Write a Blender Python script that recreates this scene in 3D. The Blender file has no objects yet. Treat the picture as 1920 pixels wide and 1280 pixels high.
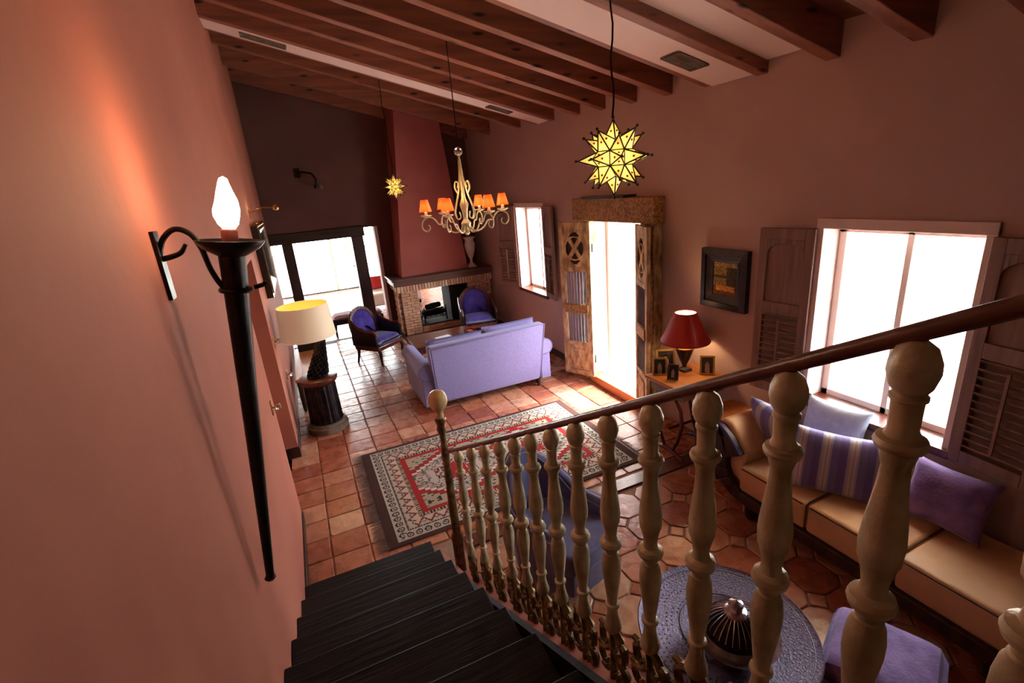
import bpy, bmesh, math, random
from mathutils import Vector, Matrix
random.seed(7)
scn = bpy.context.scene
col = scn.collection
PI = math.pi
R = math.radians

# ------------------------------------------------------------------ camera
cam_d = bpy.data.cameras.new('camera'); cam = bpy.data.objects.new('camera', cam_d); col.objects.link(cam)
cam_d.sensor_fit = 'HORIZONTAL'; cam_d.sensor_width = 36.0
cam_d.lens = 902.124*36.0/1920.0
cam_d.clip_start = 0.02; cam_d.clip_end = 200
_y, _p, _r = R(22.7936), R(-17.8124), R(-5.0726)
fw = Vector((math.sin(_y)*math.cos(_p), math.cos(_y)*math.cos(_p), math.sin(_p)))
rt = Vector((math.cos(_y), -math.sin(_y), 0)); up = rt.cross(fw)
rt2 = rt*math.cos(_r) + up*math.sin(_r); up2 = -rt*math.sin(_r) + up*math.cos(_r)
M = Matrix((rt2, up2, -fw)).transposed().to_4x4(); M.translation = (0, 0, 2.6)
cam.matrix_world = M
scn.camera = cam

# ------------------------------------------------------------------ world, daylight, exposure
SKY = 28.0
w = bpy.data.worlds.new('sky'); scn.world = w; w.use_nodes = True
bg = w.node_tree.nodes['Background']; bg.inputs[0].default_value = (0.93, 0.96, 1.0, 1); bg.inputs[1].default_value = SKY
vs = scn.view_settings
vs.view_transform = 'Standard'; vs.look = 'None'; vs.gamma = 1.0; vs.use_curve_mapping = False
vs.exposure = 0.15

sun_d = bpy.data.lights.new('sun', 'SUN'); sun_d.energy = 32.0; sun_d.angle = R(14.0); sun_d.color = (1.0, 0.95, 0.88)
sun = bpy.data.objects.new('sun', sun_d); col.objects.link(sun)
sun.rotation_euler = Vector((-0.52, -0.05, -0.82)).to_track_quat('-Z', 'Y').to_euler()

def area(name, loc, rot, sx, sy, power=0, color=(1, 1, 1), portal=False):
    l = bpy.data.lights.new(name, 'AREA'); l.shape = 'RECTANGLE'; l.size = sx; l.size_y = sy
    l.energy = power; l.color = color
    if portal: l.cycles.is_portal = True
    o = bpy.data.objects.new(name, l); col.objects.link(o); o.location = loc; o.rotation_euler = rot
    return o
# daylight entering through the openings (sky portals)
area('sky_portal_door', (3.80, 4.66, 1.15), (0, R(90), 0), 2.1, 1.05, portal=True)
area('sky_portal_window_far', (3.80, 6.96, 1.6), (0, R(90), 0), 1.4, 1.0, portal=True)
area('sky_portal_window_near', (3.80, 1.75, 1.5), (0, R(90), 0), 1.4, 1.1, portal=True)
area('sky_portal_garden_doors', (0.7, 15.6, 1.3), (R(-90), 0, 0), 4.4, 2.6, portal=True)

def point(name, loc, power, color, r=0.03):
    l = bpy.data.lights.new(name, 'POINT'); l.energy = power; l.color = color; l.shadow_soft_size = r
    o = bpy.data.objects.new(name, l); col.objects.link(o); o.location = loc
    return o

# ------------------------------------------------------------------ materials
def lin(c):
    return tuple((x/12.92 if x <= 0.04045 else ((x+0.055)/1.055)**2.4) for x in [v/255.0 for v in c]) + (1.0,)
def mat_base(name):
    m = bpy.data.materials.new(name); m.use_nodes = True
    nt = m.node_tree; b = nt.nodes['Principled BSDF']
    return m, nt, b
def pm(name, c1, c2=None, scale=6.0, rough=0.6, bump=0.0, bscale=None, metal=0.0, sheen=0.0, stretch=(1, 1, 1), detail=4, spec=0.5, trans=0.0, coat=0.0, rr=None):
    m, nt, b = mat_base(name)
    N = nt.nodes; L = nt.links
    b.inputs['Roughness'].default_value = rough; b.inputs['Metallic'].default_value = metal
    b.inputs['Specular IOR Level'].default_value = spec
    if sheen: b.inputs['Sheen Weight'].default_value = sheen; b.inputs['Sheen Roughness'].default_value = 0.4
    if coat: b.inputs['Coat Weight'].default_value = coat; b.inputs['Coat Roughness'].default_value = 0.15
    tc = N.new('ShaderNodeTexCoord'); mp = N.new('ShaderNodeMapping'); mp.inputs['Scale'].default_value = stretch
    L.new(tc.outputs['Object'], mp.inputs[0])
    nz = N.new('ShaderNodeTexNoise'); nz.inputs['Scale'].default_value = scale; nz.inputs['Detail'].default_value = detail
    L.new(mp.outputs[0], nz.inputs['Vector'])
    if c2 is not None:
        cr = N.new('ShaderNodeValToRGB'); cr.color_ramp.elements[0].position = 0.35; cr.color_ramp.elements[1].position = 0.65
        cr.color_ramp.elements[0].color = lin(c1); cr.color_ramp.elements[1].color = lin(c2)
        L.new(nz.outputs['Fac'], cr.inputs[0]); L.new(cr.outputs[0], b.inputs['Base Color'])
    else:
        b.inputs['Base Color'].default_value = lin(c1)
    if bump:
        n2 = N.new('ShaderNodeTexNoise'); n2.inputs['Scale'].default_value = bscale or scale*4; n2.inputs['Detail'].default_value = 5
        L.new(mp.outputs[0], n2.inputs['Vector'])
        bp = N.new('ShaderNodeBump'); bp.inputs['Strength'].default_value = min(1.0, bump); bp.inputs['Distance'].default_value = 0.01
        L.new(n2.outputs['Fac'], bp.inputs['Height']); L.new(bp.outputs[0], b.inputs['Normal'])
    return m
def wood(name, c1, c2, axis='x', scale=3.0, rough=0.45, knots=False, coat=0.0, bump=0.25):
    st = {'x': (0.12, 1.6, 1.6), 'y': (1.6, 0.12, 1.6), 'z': (1.6, 1.6, 0.12)}[axis]
    m = pm(name, c1, c2, scale=scale*5, rough=rough, bump=bump, bscale=scale*10, stretch=st, detail=6, coat=coat)
    if knots:
        nt = m.node_tree; N = nt.nodes; L = nt.links; b = N['Principled BSDF']
        src = b.inputs['Base Color'].links[0].from_socket
        tc = N.new('ShaderNodeTexCoord'); mp = N.new('ShaderNodeMapping')
        mp.inputs['Scale'].default_value = {'x': (1.0, 3, 3.5), 'y': (3, 1, 3), 'z': (3, 3, 1)}[axis]
        L.new(tc.outputs['Object'], mp.inputs[0])
        vo = N.new('ShaderNodeTexVoronoi'); vo.inputs['Scale'].default_value = 2.8; L.new(mp.outputs[0], vo.inputs['Vector'])
        cr = N.new('ShaderNodeValToRGB'); cr.color_ramp.elements[0].position = 0.08; cr.color_ramp.elements[1].position = 0.20
        cr.color_ramp.elements[0].color = (0, 0, 0, 1); cr.color_ramp.elements[1].color = (1, 1, 1, 1)
        L.new(vo.outputs['Distance'], cr.inputs[0])
        mx = N.new('ShaderNodeMix'); mx.data_type = 'RGBA'
        L.new(cr.outputs[0], mx.inputs[0]); mx.inputs[6].default_value = lin((20, 10, 8)); L.new(src, mx.inputs[7])
        L.new(mx.outputs[2], b.inputs['Base Color'])
    return m
def tile_mat(name, cols, rough=0.3):
    m, nt, b = mat_base(name); N = nt.nodes; L = nt.links
    oi = N.new('ShaderNodeObjectInfo'); ge = N.new('ShaderNodeNewGeometry')
    ad = N.new('ShaderNodeMath'); ad.operation = 'ADD'; L.new(oi.outputs['Random'], ad.inputs[0]); L.new(ge.outputs['Random Per Island'], ad.inputs[1])
    fr = N.new('ShaderNodeMath'); fr.operation = 'FRACT'; L.new(ad.outputs[0], fr.inputs[0])
    cr = N.new('ShaderNodeValToRGB'); cr.color_ramp.interpolation = 'LINEAR'
    el = cr.color_ramp.elements
    el[0].color = lin(cols[0]); el[1].color = lin(cols[-1])
    for i, c in enumerate(cols[1:-1]):
        e = el.new((i+1)/(len(cols)-1)); e.color = lin(c)
    L.new(fr.outputs[0], cr.inputs[0])
    tc = N.new('ShaderNodeNewGeometry')
    nz = N.new('ShaderNodeTexNoise'); nz.inputs['Scale'].default_value = 9; nz.inputs['Detail'].default_value = 6
    L.new(tc.outputs['Position'], nz.inputs['Vector'])
    hs = N.new('ShaderNodeHueSaturation'); L.new(cr.outputs[0], hs.inputs['Color'])
    mr = N.new('ShaderNodeMapRange'); mr.inputs[3].default_value = 0.6; mr.inputs[4].default_value = 1.4
    L.new(nz.outputs['Fac'], mr.inputs[0]); L.new(mr.outputs[0], hs.inputs['Value']); L.new(hs.outputs[0], b.inputs['Base Color'])
    m2 = N.new('ShaderNodeMapRange'); m2.inputs[3].default_value = rough-0.1; m2.inputs[4].default_value = rough+0.18
    L.new(nz.outputs['Fac'], m2.inputs[0]); L.new(m2.outputs[0], b.inputs['Roughness'])
    n2 = N.new('ShaderNodeTexNoise'); n2.inputs['Scale'].default_value = 14; n2.inputs['Detail'].default_value = 4
    L.new(tc.outputs['Position'], n2.inputs['Vector'])
    bp = N.new('ShaderNodeBump'); bp.inputs['Strength'].default_value = 0.35; bp.inputs['Distance'].default_value = 0.012
    L.new(n2.outputs['Fac'], bp.inputs['Height']); L.new(bp.outputs[0], b.inputs['Normal'])
    return m
def attr_mat(name, rough=0.9, weave=0.0):
    m, nt, b = mat_base(name); N = nt.nodes; L = nt.links
    at = N.new('ShaderNodeVertexColor'); at.layer_name = 'Col'
    L.new(at.outputs[0], b.inputs['Base Color']); b.inputs['Roughness'].default_value = rough
    b.inputs['Specular IOR Level'].default_value = 0.2
    if weave:
        tc = N.new('ShaderNodeTexCoord'); nz = N.new('ShaderNodeTexNoise'); nz.inputs['Scale'].default_value = 160
        L.new(tc.outputs['Object'], nz.inputs['Vector'])
        bp = N.new('ShaderNodeBump'); bp.inputs['Strength'].default_value = weave; bp.inputs['Distance'].default_value = 0.004
        L.new(nz.outputs['Fac'], bp.inputs['Height']); L.new(bp.outputs[0], b.inputs['Normal'])
    return m
def emis(name, c, s):
    m, nt, b = mat_base(name)
    b.inputs['Base Color'].default_value = lin(c); b.inputs['Emission Color'].default_value = lin(c); b.inputs['Emission Strength'].default_value = s
    return m
def glowglass(name, c, s, t=0.6):
    # coloured lamp glass or shade: passes the light of the bulb inside
    m, nt, b = mat_base(name); N = nt.nodes; L = nt.links
    tr = N.new('ShaderNodeBsdfTranslucent'); tr.inputs[0].default_value = lin(c)
    b.inputs['Base Color'].default_value = lin(c); b.inputs['Roughness'].default_value = 0.4
    b.inputs['Emission Color'].default_value = lin(c); b.inputs['Emission Strength'].default_value = s
    mx = N.new('ShaderNodeMixShader'); mx.inputs[0].default_value = t
    L.new(b.outputs[0], mx.inputs[1]); L.new(tr.outputs[0], mx.inputs[2])
    L.new(mx.outputs[0], N['Material Output'].inputs[0])
    return m
def pane_mat(name):
    m, nt, b = mat_base(name); N = nt.nodes; L = nt.links
    t = N.new('ShaderNodeBsdfTransparent'); t.inputs[0].default_value = (0.95, 0.97, 0.96, 1)
    g = N.new('ShaderNodeBsdfGlossy'); g.inputs['Roughness'].default_value = 0.02
    lw = N.new('ShaderNodeLayerWeight'); pw = N.new('ShaderNodeMath'); pw.operation = 'POWER'; L.new(lw.outputs['Facing'], pw.inputs[0]); pw.inputs[1].default_value = 5
    f = N.new('ShaderNodeMath'); f.operation = 'MULTIPLY_ADD'; L.new(pw.outputs[0], f.inputs[0]); f.inputs[1].default_value = 0.8; f.inputs[2].default_value = 0.03
    mx = N.new('ShaderNodeMixShader'); L.new(f.outputs[0], mx.inputs[0]); L.new(t.outputs[0], mx.inputs[1]); L.new(g.outputs[0], mx.inputs[2])
    L.new(mx.outputs[0], N['Material Output'].inputs[0])
    return m
def stripes(name, axis, period, cols):
    m, nt, b = mat_base(name); N = nt.nodes; L = nt.links
    tc = N.new('ShaderNodeTexCoord'); sp = N.new('ShaderNodeSeparateXYZ'); L.new(tc.outputs['Object'], sp.inputs[0])
    dv = N.new('ShaderNodeMath'); dv.operation = 'DIVIDE'; L.new(sp.outputs[axis], dv.inputs[0]); dv.inputs[1].default_value = period
    fr = N.new('ShaderNodeMath'); fr.operation = 'FRACT'; L.new(dv.outputs[0], fr.inputs[0])
    cr = N.new('ShaderNodeValToRGB'); cr.color_ramp.interpolation = 'CONSTANT'; el = cr.color_ramp.elements
    el[0].position = 0; el[0].color = lin(cols[0][1]); el[1].position = cols[1][0]; el[1].color = lin(cols[1][1])
    for p, c in cols[2:]:
        e = el.new(p); e.color = lin(c)
    L.new(fr.outputs[0], cr.inputs[0]); L.new(cr.outputs[0], b.inputs['Base Color']); b.inputs['Roughness'].default_value = 0.8
    b.inputs['Sheen Weight'].default_value = 0.3
    return m

MT = {}
def setup_mats():
    M = MT
    M['plaster'] = pm('salmon_plaster', (164, 98, 80), (172, 106, 86), 1.6, 0.75, 0.12, 26, spec=0.3)
    M['plaster_r'] = pm('mauve_plaster', (186, 158, 152), (194, 166, 159), 1.4, 0.75, 0.12, 26, spec=0.3)
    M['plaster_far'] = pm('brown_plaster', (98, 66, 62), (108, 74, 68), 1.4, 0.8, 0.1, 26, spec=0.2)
    M['hood'] = pm('red_plaster', (172, 98, 92), (180, 106, 98), 2, 0.8, 0.1, 30, spec=0.2)
    M['white'] = pm('white_plaster', (225, 220, 214), (235, 231, 226), 2, 0.8, 0.08, 30)
    M['panel'] = pm('pale_panel', (226, 204, 198), (232, 212, 206), 2, 0.7)
    M['beam'] = wood('beam_wood', (118, 70, 54), (150, 90, 66), 'x', 2.2, 0.5, knots=True)
    M['board'] = wood('ceiling_board_wood', (104, 62, 48), (128, 78, 58), 'y', 2.2, 0.6)
    M['dark'] = wood('dark_wood', (36, 20, 15), (58, 34, 24), 'z', 3, 0.42)
    M['darkx'] = wood('dark_wood_across', (34, 20, 16), (56, 34, 26), 'x', 3, 0.3)
    M['stair'] = wood('stair_wood', (20, 13, 11), (34, 22, 17), 'x', 2.6, 0.55)
    M['mantel'] = wood('mantel_wood', (88, 58, 46), (112, 76, 60), 'x', 3, 0.45)
    M['canvas'] = glowglass('added_sunshade_cloth', (236, 226, 206), 0.0, 0.5)  # cloth of the added sun blocker outside the near window
    M['mahog'] = wood('mahogany', (70, 30, 20), (104, 48, 30), 'z', 3, 0.3, coat=0.3)
    M['rail'] = wood('handrail_wood', (84, 48, 38), (116, 72, 56), 'y', 3, 0.3)
    M['honey'] = wood('honey_wood', (176, 108, 56), (196, 128, 72), 'y', 3, 0.35)
    M['shutter'] = wood('shutter_wood', (122, 92, 80), (146, 114, 100), 'z', 3, 0.6)
    M['old'] = pm('worn_painted_wood', (136, 108, 76), (208, 186, 148), 16, 0.75, 0.6, 40, stretch=(1, 1, 0.45), detail=8)
    M['carved'] = pm('carved_wood', (120, 84, 48), (186, 146, 92), 38, 0.7, 1.0, 60, detail=6)
    M['blueslat'] = pm('blue_grey_paint', (92, 96, 116), (126, 126, 142), 14, 0.7, 0.3, 40, stretch=(1, 1, 0.3))
    M['tile'] = tile_mat('terracotta_tile', [(150, 84, 62), (176, 106, 78), (160, 88, 62), (184, 122, 94), (198, 150, 120), (168, 98, 72), (140, 76, 58)], 0.24)
    M['grout'] = pm('pale_grout', (150, 118, 98), (176, 142, 120), 12, 0.85, 0.2, 40)
    M['brick'] = tile_mat('brick_clay', [(204, 150, 122), (220, 174, 142), (234, 198, 164), (208, 158, 130), (226, 186, 154)], 0.75)
    M['mortar'] = pm('mortar', (104, 80, 68), (122, 96, 82), 20, 0.9)
    M['iron'] = pm('black_iron', (20, 17, 16), (34, 28, 26), 12, 0.36, 0.15, 40, metal=0.6)
    M['blackwood'] = pm('black_lacquer', (16, 12, 12), (30, 22, 20), 8, 0.3)
    M['gilt'] = pm('gilded_wood', (172, 162, 128), (214, 204, 170), 14, 0.4, 0.3, 50, metal=0.12)
    M['giltdark'] = pm('tarnished_gilt_iron', (84, 66, 40), (150, 126, 80), 18, 0.4, 0.5, 60, metal=0.5)
    M['silver'] = pm('hammered_silver', (158, 148, 158), (190, 180, 188), 20, 0.25, 0.2, 60, metal=0.9)
    M['pewter'] = pm('chased_pewter', (92, 82, 108), (116, 104, 132), 60, 0.42, 0.5, 90, metal=0.4)
    M['brass'] = pm('brass', (150, 104, 44), (190, 140, 70), 12, 0.3, metal=0.9)
    M['lav'] = pm('lavender_linen', (134, 130, 186), (144, 140, 194), 40, 0.9, 0.2, 300, sheen=0.3, spec=0.2)
    M['velvet'] = pm('purple_velvet', (62, 48, 128), (82, 66, 154), 10, 0.85, 0.1, 200, sheen=0.3, spec=0.2)
    M['slate'] = pm('slate_blue_velvet', (92, 88, 124), (104, 100, 136), 12, 0.8, 0.1, 200, sheen=0.4, spec=0.2)
    M['piping'] = pm('pale_piping', (116, 112, 150), (126, 122, 160), 12, 0.8)
    M['cream'] = pm('cream_leather', (206, 160, 116), (216, 172, 128), 6, 0.55, 0.1, 120, sheen=0.2)
    M['seam'] = pm('dark_seam', (70, 44, 34), None, rough=0.8)
    M['shade_w'] = glowglass('cream_lampshade', (250, 242, 226), 0.12, 0.35)
    M['shade_in'] = pm('yellow_shade_lining', (250, 226, 120), None, rough=0.8)
    M['shade_r'] = glowglass('red_pleated_shade', (170, 34, 24), 0.05, 0.12)
    M['shade_o'] = glowglass('orange_beaded_shade', (206, 84, 34), 0.42, 0.4)
    M['starglass'] = glowglass('amber_lantern_glass', (236, 206, 128), 0.35, 0.5)
    M['starred'] = glowglass('red_lantern_jewel', (150, 40, 14), 0.25, 0.3)
    M['lead'] = pm('dark_lead', (40, 32, 22), (58, 46, 30), 12, 0.5, metal=0.5)
    M['bulb'] = emis('warm_bulb', (255, 226, 186), 30)
    M['pane'] = pane_mat('window_pane')
    M['glass'] = pm('clear_glass', (235, 240, 240), None, rough=0.05); M['glass'].node_tree.nodes['Principled BSDF'].inputs['Transmission Weight'].default_value = 0.9
    M['marble'] = pm('white_marble', (214, 208, 200), (228, 224, 216), 5, 0.35, 0.05, 30)
    M['alab'] = pm('alabaster', (214, 186, 132), (232, 212, 168), 5, 0.25)
    M['stone'] = pm('carved_stone', (92, 80, 66), (122, 108, 90), 14, 0.7, 0.5, 40)
    M['bronze'] = pm('dark_bronze', (24, 20, 22), (52, 46, 50), 12, 0.3, 0.3, 30, metal=0.7)
    M['fringe'] = pm('fringe_wool', (74, 58, 50), (112, 92, 80), 30, 0.95)
    M['rug'] = attr_mat('woven_rug', 0.95, 0.5)
    M['print'] = attr_mat('printed_picture', 0.5)
    M['blueframe'] = pm('ebonised_frame', (28, 28, 36), (44, 44, 56), 16, 0.35, 0.3, 60)
    M['greyframe'] = pm('silvered_frame', (104, 90, 76), (150, 134, 114), 18, 0.4, 0.5, 60, metal=0.4)
    M['goldframe'] = pm('gold_frame', (190, 146, 66), (214, 172, 90), 20, 0.35, metal=0.6)
    M['pillow'] = stripes('striped_pillow_cloth', 0, 0.15, [(0, (98, 84, 146)), (0.30, (150, 146, 182)), (0.36, (170, 160, 178)), (0.44, (196, 178, 160)), (0.50, (158, 150, 178)), (0.58, (196, 178, 160)), (0.64, (160, 152, 184)), (0.72, (112, 100, 158))])
    M['pale_pillow'] = pm('pale_blue_cloth', (168, 178, 204), (186, 194, 214), 20, 0.85, 0.2, 120, sheen=0.3)
    M['redcloth'] = pm('red_cloth', (160, 30, 30), (176, 40, 36), 10, 0.9)
    M['pinkcloth'] = pm('dusty_pink_cloth', (150, 118, 124), (166, 132, 136), 10, 0.9)
    M['purple'] = pm('violet_cloth', (112, 84, 150), (140, 110, 180), 12, 0.75, 0.3, 60, sheen=0.4)
    M['terrace'] = pm('pale_terrace_stone', (196, 190, 178), (212, 206, 196), 1, 0.8)
    M['leaf'] = pm('garden_leaf', (96, 112, 60), (130, 140, 80), 8, 0.7)
    M['paper'] = pm('magazine_paper', (206, 204, 200), (226, 224, 220), 30, 0.6)
    M['soot'] = pm('soot', (26, 20, 18), (40, 30, 26), 8, 0.95)
    M['socket'] = pm('candle_tube', (120, 50, 34), None, rough=0.6)
setup_mats()
MT['stair'].node_tree.nodes['Principled BSDF'].inputs['Specular IOR Level'].default_value = 0.25

# ------------------------------------------------------------------ mesh helpers
def sm(pts, k=5):   # Catmull-Rom through the points
    P = [Vector(p) for p in pts]; P = [P[0]*2-P[1]]+P+[P[-1]*2-P[-2]]; out = []
    for i in range(1, len(P)-2):
        a, b, c, d = P[i-1:i+3]
        for j in range(k):
            t = j/k; out.append(0.5*(2*b+(c-a)*t+(2*a-5*b+4*c-d)*t*t+(3*b-a-3*c+d)*t**3))
    return out+[P[-2]]
def smr(rs, k=5):
    out = []
    for i in range(len(rs)-1): out += [rs[i]+(rs[i+1]-rs[i])*j/k for j in range(k)]
    return out+[rs[-1]]
class MB:
    def __init__(s): s.v = []; s.f = []
    def add(s, vs, fs):
        o = len(s.v); s.v += [tuple(v) for v in vs]; s.f += [tuple(i+o for i in f) for f in fs]; return s
    def box(s, x0, x1, y0, y1, z0, z1, T=None):
        vs = [Vector(p) for p in ((x0,y0,z0),(x1,y0,z0),(x1,y1,z0),(x0,y1,z0),(x0,y0,z1),(x1,y0,z1),(x1,y1,z1),(x0,y1,z1))]
        if T is not None: vs = [T @ v for v in vs]
        return s.add(vs, [(0,3,2,1),(4,5,6,7),(0,1,5,4),(1,2,6,5),(2,3,7,6),(3,0,4,7)])
    def hexa(s, vs):   # eight corners, bottom four then top four
        return s.add(vs, [(0,3,2,1),(4,5,6,7),(0,1,5,4),(1,2,6,5),(2,3,7,6),(3,0,4,7)])
    def lathe(s, prof, n=20, c=(0, 0, 0), T=None, rfun=None):
        vs = []; fs = []
        for r, z in prof:
            for i in range(n):
                a = 2*PI*i/n; rr = r*(rfun(a, z) if rfun else 1)
                p = Vector((c[0]+rr*math.cos(a), c[1]+rr*math.sin(a), c[2]+z)); vs.append(T @ p if T is not None else p)
        m = len(prof)
        for j in range(m-1):
            for i in range(n):
                k = (i+1) % n; fs.append((j*n+i, j*n+k, (j+1)*n+k, (j+1)*n+i))
        fs.append(tuple(range(n-1, -1, -1))); fs.append(tuple(range((m-1)*n, m*n)))
        return s.add(vs, fs)
    def shell(s, prof, n=24, c=(0, 0, 0)):  # open lathe without caps
        vs = []; fs = []
        for r, z in prof:
            for i in range(n):
                a = 2*PI*i/n; vs.append((c[0]+r*math.cos(a), c[1]+r*math.sin(a), c[2]+z))
        for j in range(len(prof)-1):
            for i in range(n):
                k = (i+1) % n; fs.append((j*n+i, j*n+k, (j+1)*n+k, (j+1)*n+i))
        return s.add(vs, fs)
    def tube(s, pts, r, n=8, flat=1.0):
        pts = [Vector(p) for p in pts]; m = len(pts)
        rs = r if isinstance(r, (list, tuple)) else [r]*m
        vs = []; fs = []; prev = None
        for j in range(m):
            t = (pts[min(j+1, m-1)]-pts[max(j-1, 0)]).normalized()
            if prev is None:
                a = Vector((0, 0, 1)) if abs(t.z) < 0.9 else Vector((1, 0, 0))
                u = t.cross(a).normalized()
            else:
                u = (prev - t*prev.dot(t)).normalized()
            prev = u; v = t.cross(u)
            for i in range(n):
                a = 2*PI*i/n; vs.append(pts[j]+u*math.cos(a)*rs[j]+v*math.sin(a)*rs[j]*flat)
        for j in range(m-1):
            for i in range(n):
                k = (i+1) % n; fs.append((j*n+i, j*n+k, (j+1)*n+k, (j+1)*n+i))
        fs.append(tuple(range(n-1, -1, -1))); fs.append(tuple(range((m-1)*n, m*n)))
        return s.add(vs, fs)
    def ball(s, c, r, n=12, m=8, sc=(1, 1, 1), T=None):
        vs = []; fs = []
        for j in range(1, m):
            th = PI*j/m
            for i in range(n):
                a = 2*PI*i/n; vs.append(Vector((c[0]+r*sc[0]*math.sin(th)*math.cos(a), c[1]+r*sc[1]*math.sin(th)*math.sin(a), c[2]+r*sc[2]*math.cos(th))))
        vs.append(Vector((c[0], c[1], c[2]+r*sc[2]))); vs.append(Vector((c[0], c[1], c[2]-r*sc[2])))
        T0 = len(vs)-2
        if T is not None: vs = [T @ v for v in vs]
        for j in range(m-2):
            for i in range(n):
                k = (i+1) % n; fs.append((j*n+i, (j+1)*n+i, (j+1)*n+k, j*n+k))
        for i in range(n):
            k = (i+1) % n; fs.append((T0, i, k)); fs.append((T0+1, (m-2)*n+k, (m-2)*n+i))
        return s.add(vs, fs)
    def prism(s, poly, lo, hi, axis='y', T=None):  # 2D polygon extruded along an axis
        def P(a, b, t):
            return Vector({'y': (a, t, b), 'x': (t, a, b), 'z': (a, b, t)}[axis])
        n = len(poly); vs = [P(a, b, lo) for a, b in poly]+[P(a, b, hi) for a, b in poly]
        if T is not None: vs = [T @ v for v in vs]
        fs = [tuple(range(n-1, -1, -1)), tuple(range(n, 2*n))]+[(i, (i+1) % n, n+(i+1) % n, n+i) for i in range(n)]
        return s.add(vs, fs)
    def strip(s, A, B, lo, hi, axis='x', T=None):  # quad strip between two 2D curves, extruded
        for i in range(len(A)-1):
            s.prism([A[i], A[i+1], B[i+1], B[i]], lo, hi, axis, T)
        return s
    def torus(s, c, R0, r, n=24, m=8, T=None):
        vs = []; fs = []
        for i in range(n):
            a = 2*PI*i/n
            for j in range(m):
                b = 2*PI*j/m; v = Vector((c[0]+(R0+r*math.cos(b))*math.cos(a), c[1]+(R0+r*math.cos(b))*math.sin(a), c[2]+r*math.sin(b)))
                vs.append(T @ v if T is not None else v)
        for i in range(n):
            for j in range(m):
                fs.append((i*m+j, ((i+1) % n)*m+j, ((i+1) % n)*m+(j+1) % m, i*m+(j+1) % m))
        return s.add(vs, fs)
    def grid(s, us, vs_, solid, lo, hi, P):  # slab on a 2D grid with holes; P(u,v,t)->xyz
        nu, nv = len(us), len(vs_); idx = {}
        def vid(i, j, k):
            key = (i, j, k)
            if key not in idx:
                idx[key] = len(s.v); s.v.append(tuple(P(us[i], vs_[j], lo if k == 0 else hi)))
            return idx[key]
        S = [[solid((us[i]+us[i+1])/2, (vs_[j]+vs_[j+1])/2) for j in range(nv-1)] for i in range(nu-1)]
        for i in range(nu-1):
            for j in range(nv-1):
                if not S[i][j]: continue
                s.f.append((vid(i,j,0), vid(i,j+1,0), vid(i+1,j+1,0), vid(i+1,j,0)))
                s.f.append((vid(i,j,1), vid(i+1,j,1), vid(i+1,j+1,1), vid(i,j+1,1)))
                if i == 0 or not S[i-1][j]: s.f.append((vid(i,j,0), vid(i,j,1), vid(i,j+1,1), vid(i,j+1,0)))
                if i == nu-2 or not S[i+1][j]: s.f.append((vid(i+1,j,0), vid(i+1,j+1,0), vid(i+1,j+1,1), vid(i+1,j,1)))
                if j == 0 or not S[i][j-1]: s.f.append((vid(i,j,0), vid(i+1,j,0), vid(i+1,j,1), vid(i,j,1)))
                if j == nv-2 or not S[i][j+1]: s.f.append((vid(i,j+1,0), vid(i,j+1,1), vid(i+1,j+1,1), vid(i+1,j+1,0)))
        return s
    def mesh(s, name, mat, smooth=True, ang=38):
        me = bpy.data.meshes.new(name); me.from_pydata(s.v, [], s.f)
        bm = bmesh.new(); bm.from_mesh(me); bmesh.ops.recalc_face_normals(bm, faces=bm.faces); bm.to_mesh(me); bm.free()
        if mat: me.materials.append(MT[mat] if isinstance(mat, str) else mat)
        if smooth:
            me.shade_smooth(); me.set_sharp_from_angle(angle=R(ang))
        return me
    def build(s, name, mat, parent=None, smooth=True, bevel=0.0, seg=2, ang=38, subsurf=0):
        return link(name, s.mesh(name, mat, smooth, ang), parent, bevel, seg, subsurf)
def link(name, me, parent=None, bevel=0.0, seg=2, subsurf=0):
    o = bpy.data.objects.new(name, me); col.objects.link(o)
    if parent is not None: o.parent = parent
    if bevel:
        b = o.modifiers.new('bevel', 'BEVEL'); b.width = bevel; b.segments = seg; b.limit_method = 'ANGLE'; b.angle_limit = R(40); b.harden_normals = False
    if subsurf:
        b = o.modifiers.new('subsurf', 'SUBSURF'); b.levels = subsurf; b.render_levels = subsurf
    return o
def tag(o, label=None, cat=None, group=None, kind=None):
    if label: o['label'] = label
    if cat: o['category'] = cat
    if group: o['group'] = group
    if kind: o['kind'] = kind
    return o
def thing(name, label, cat, loc=(0, 0, 0), rz=0.0, group=None):
    o = bpy.data.objects.new(name, None); col.objects.link(o); o.empty_display_size = 0.1
    o.location = loc; o.rotation_euler = (0, 0, rz)
    return tag(o, label, cat, group)
def struct(name, mb, mat, label=None, **k):
    return tag(mb.build(name, mat, **k), label, None, None, 'structure')
def B(*a): return MB().box(*a)
def Tz(x, y, z, rz=0.0): return Matrix.Translation((x, y, z)) @ Matrix.Rotation(rz, 4, 'Z')
def cushion(w, d, h, nx=14, ny=12, e=4.0, pinch=0.05, puff=1.0):  # soft pillow, centred, thickness along z
    mb = MB(); us = [-1+2*i/nx for i in range(nx+1)]; vs = [-1+2*j/ny for j in range(ny+1)]
    top = []; n = (nx+1)*(ny+1)
    for sgn in (1, -1):
        for u in us:
            for v in vs:
                th = max(0.0, (1-abs(u)**e))**0.5*max(0.0, (1-abs(v)**e))**0.5
                x = w/2*u*(1-pinch*(1-abs(v)**2)*abs(u)**3); y = d/2*v*(1-pinch*(1-abs(u)**2)*abs(v)**3)
                top.append((x, y, sgn*h/2*th))
    fs = []
    for q in range(2):
        for i in range(nx):
            for j in range(ny):
                a = q*n+i*(ny+1)+j; f = (a, a+ny+1, a+ny+2, a+1); fs.append(f if q == 0 else f[::-1])
    mb.add(top, fs)
    return mb
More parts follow.
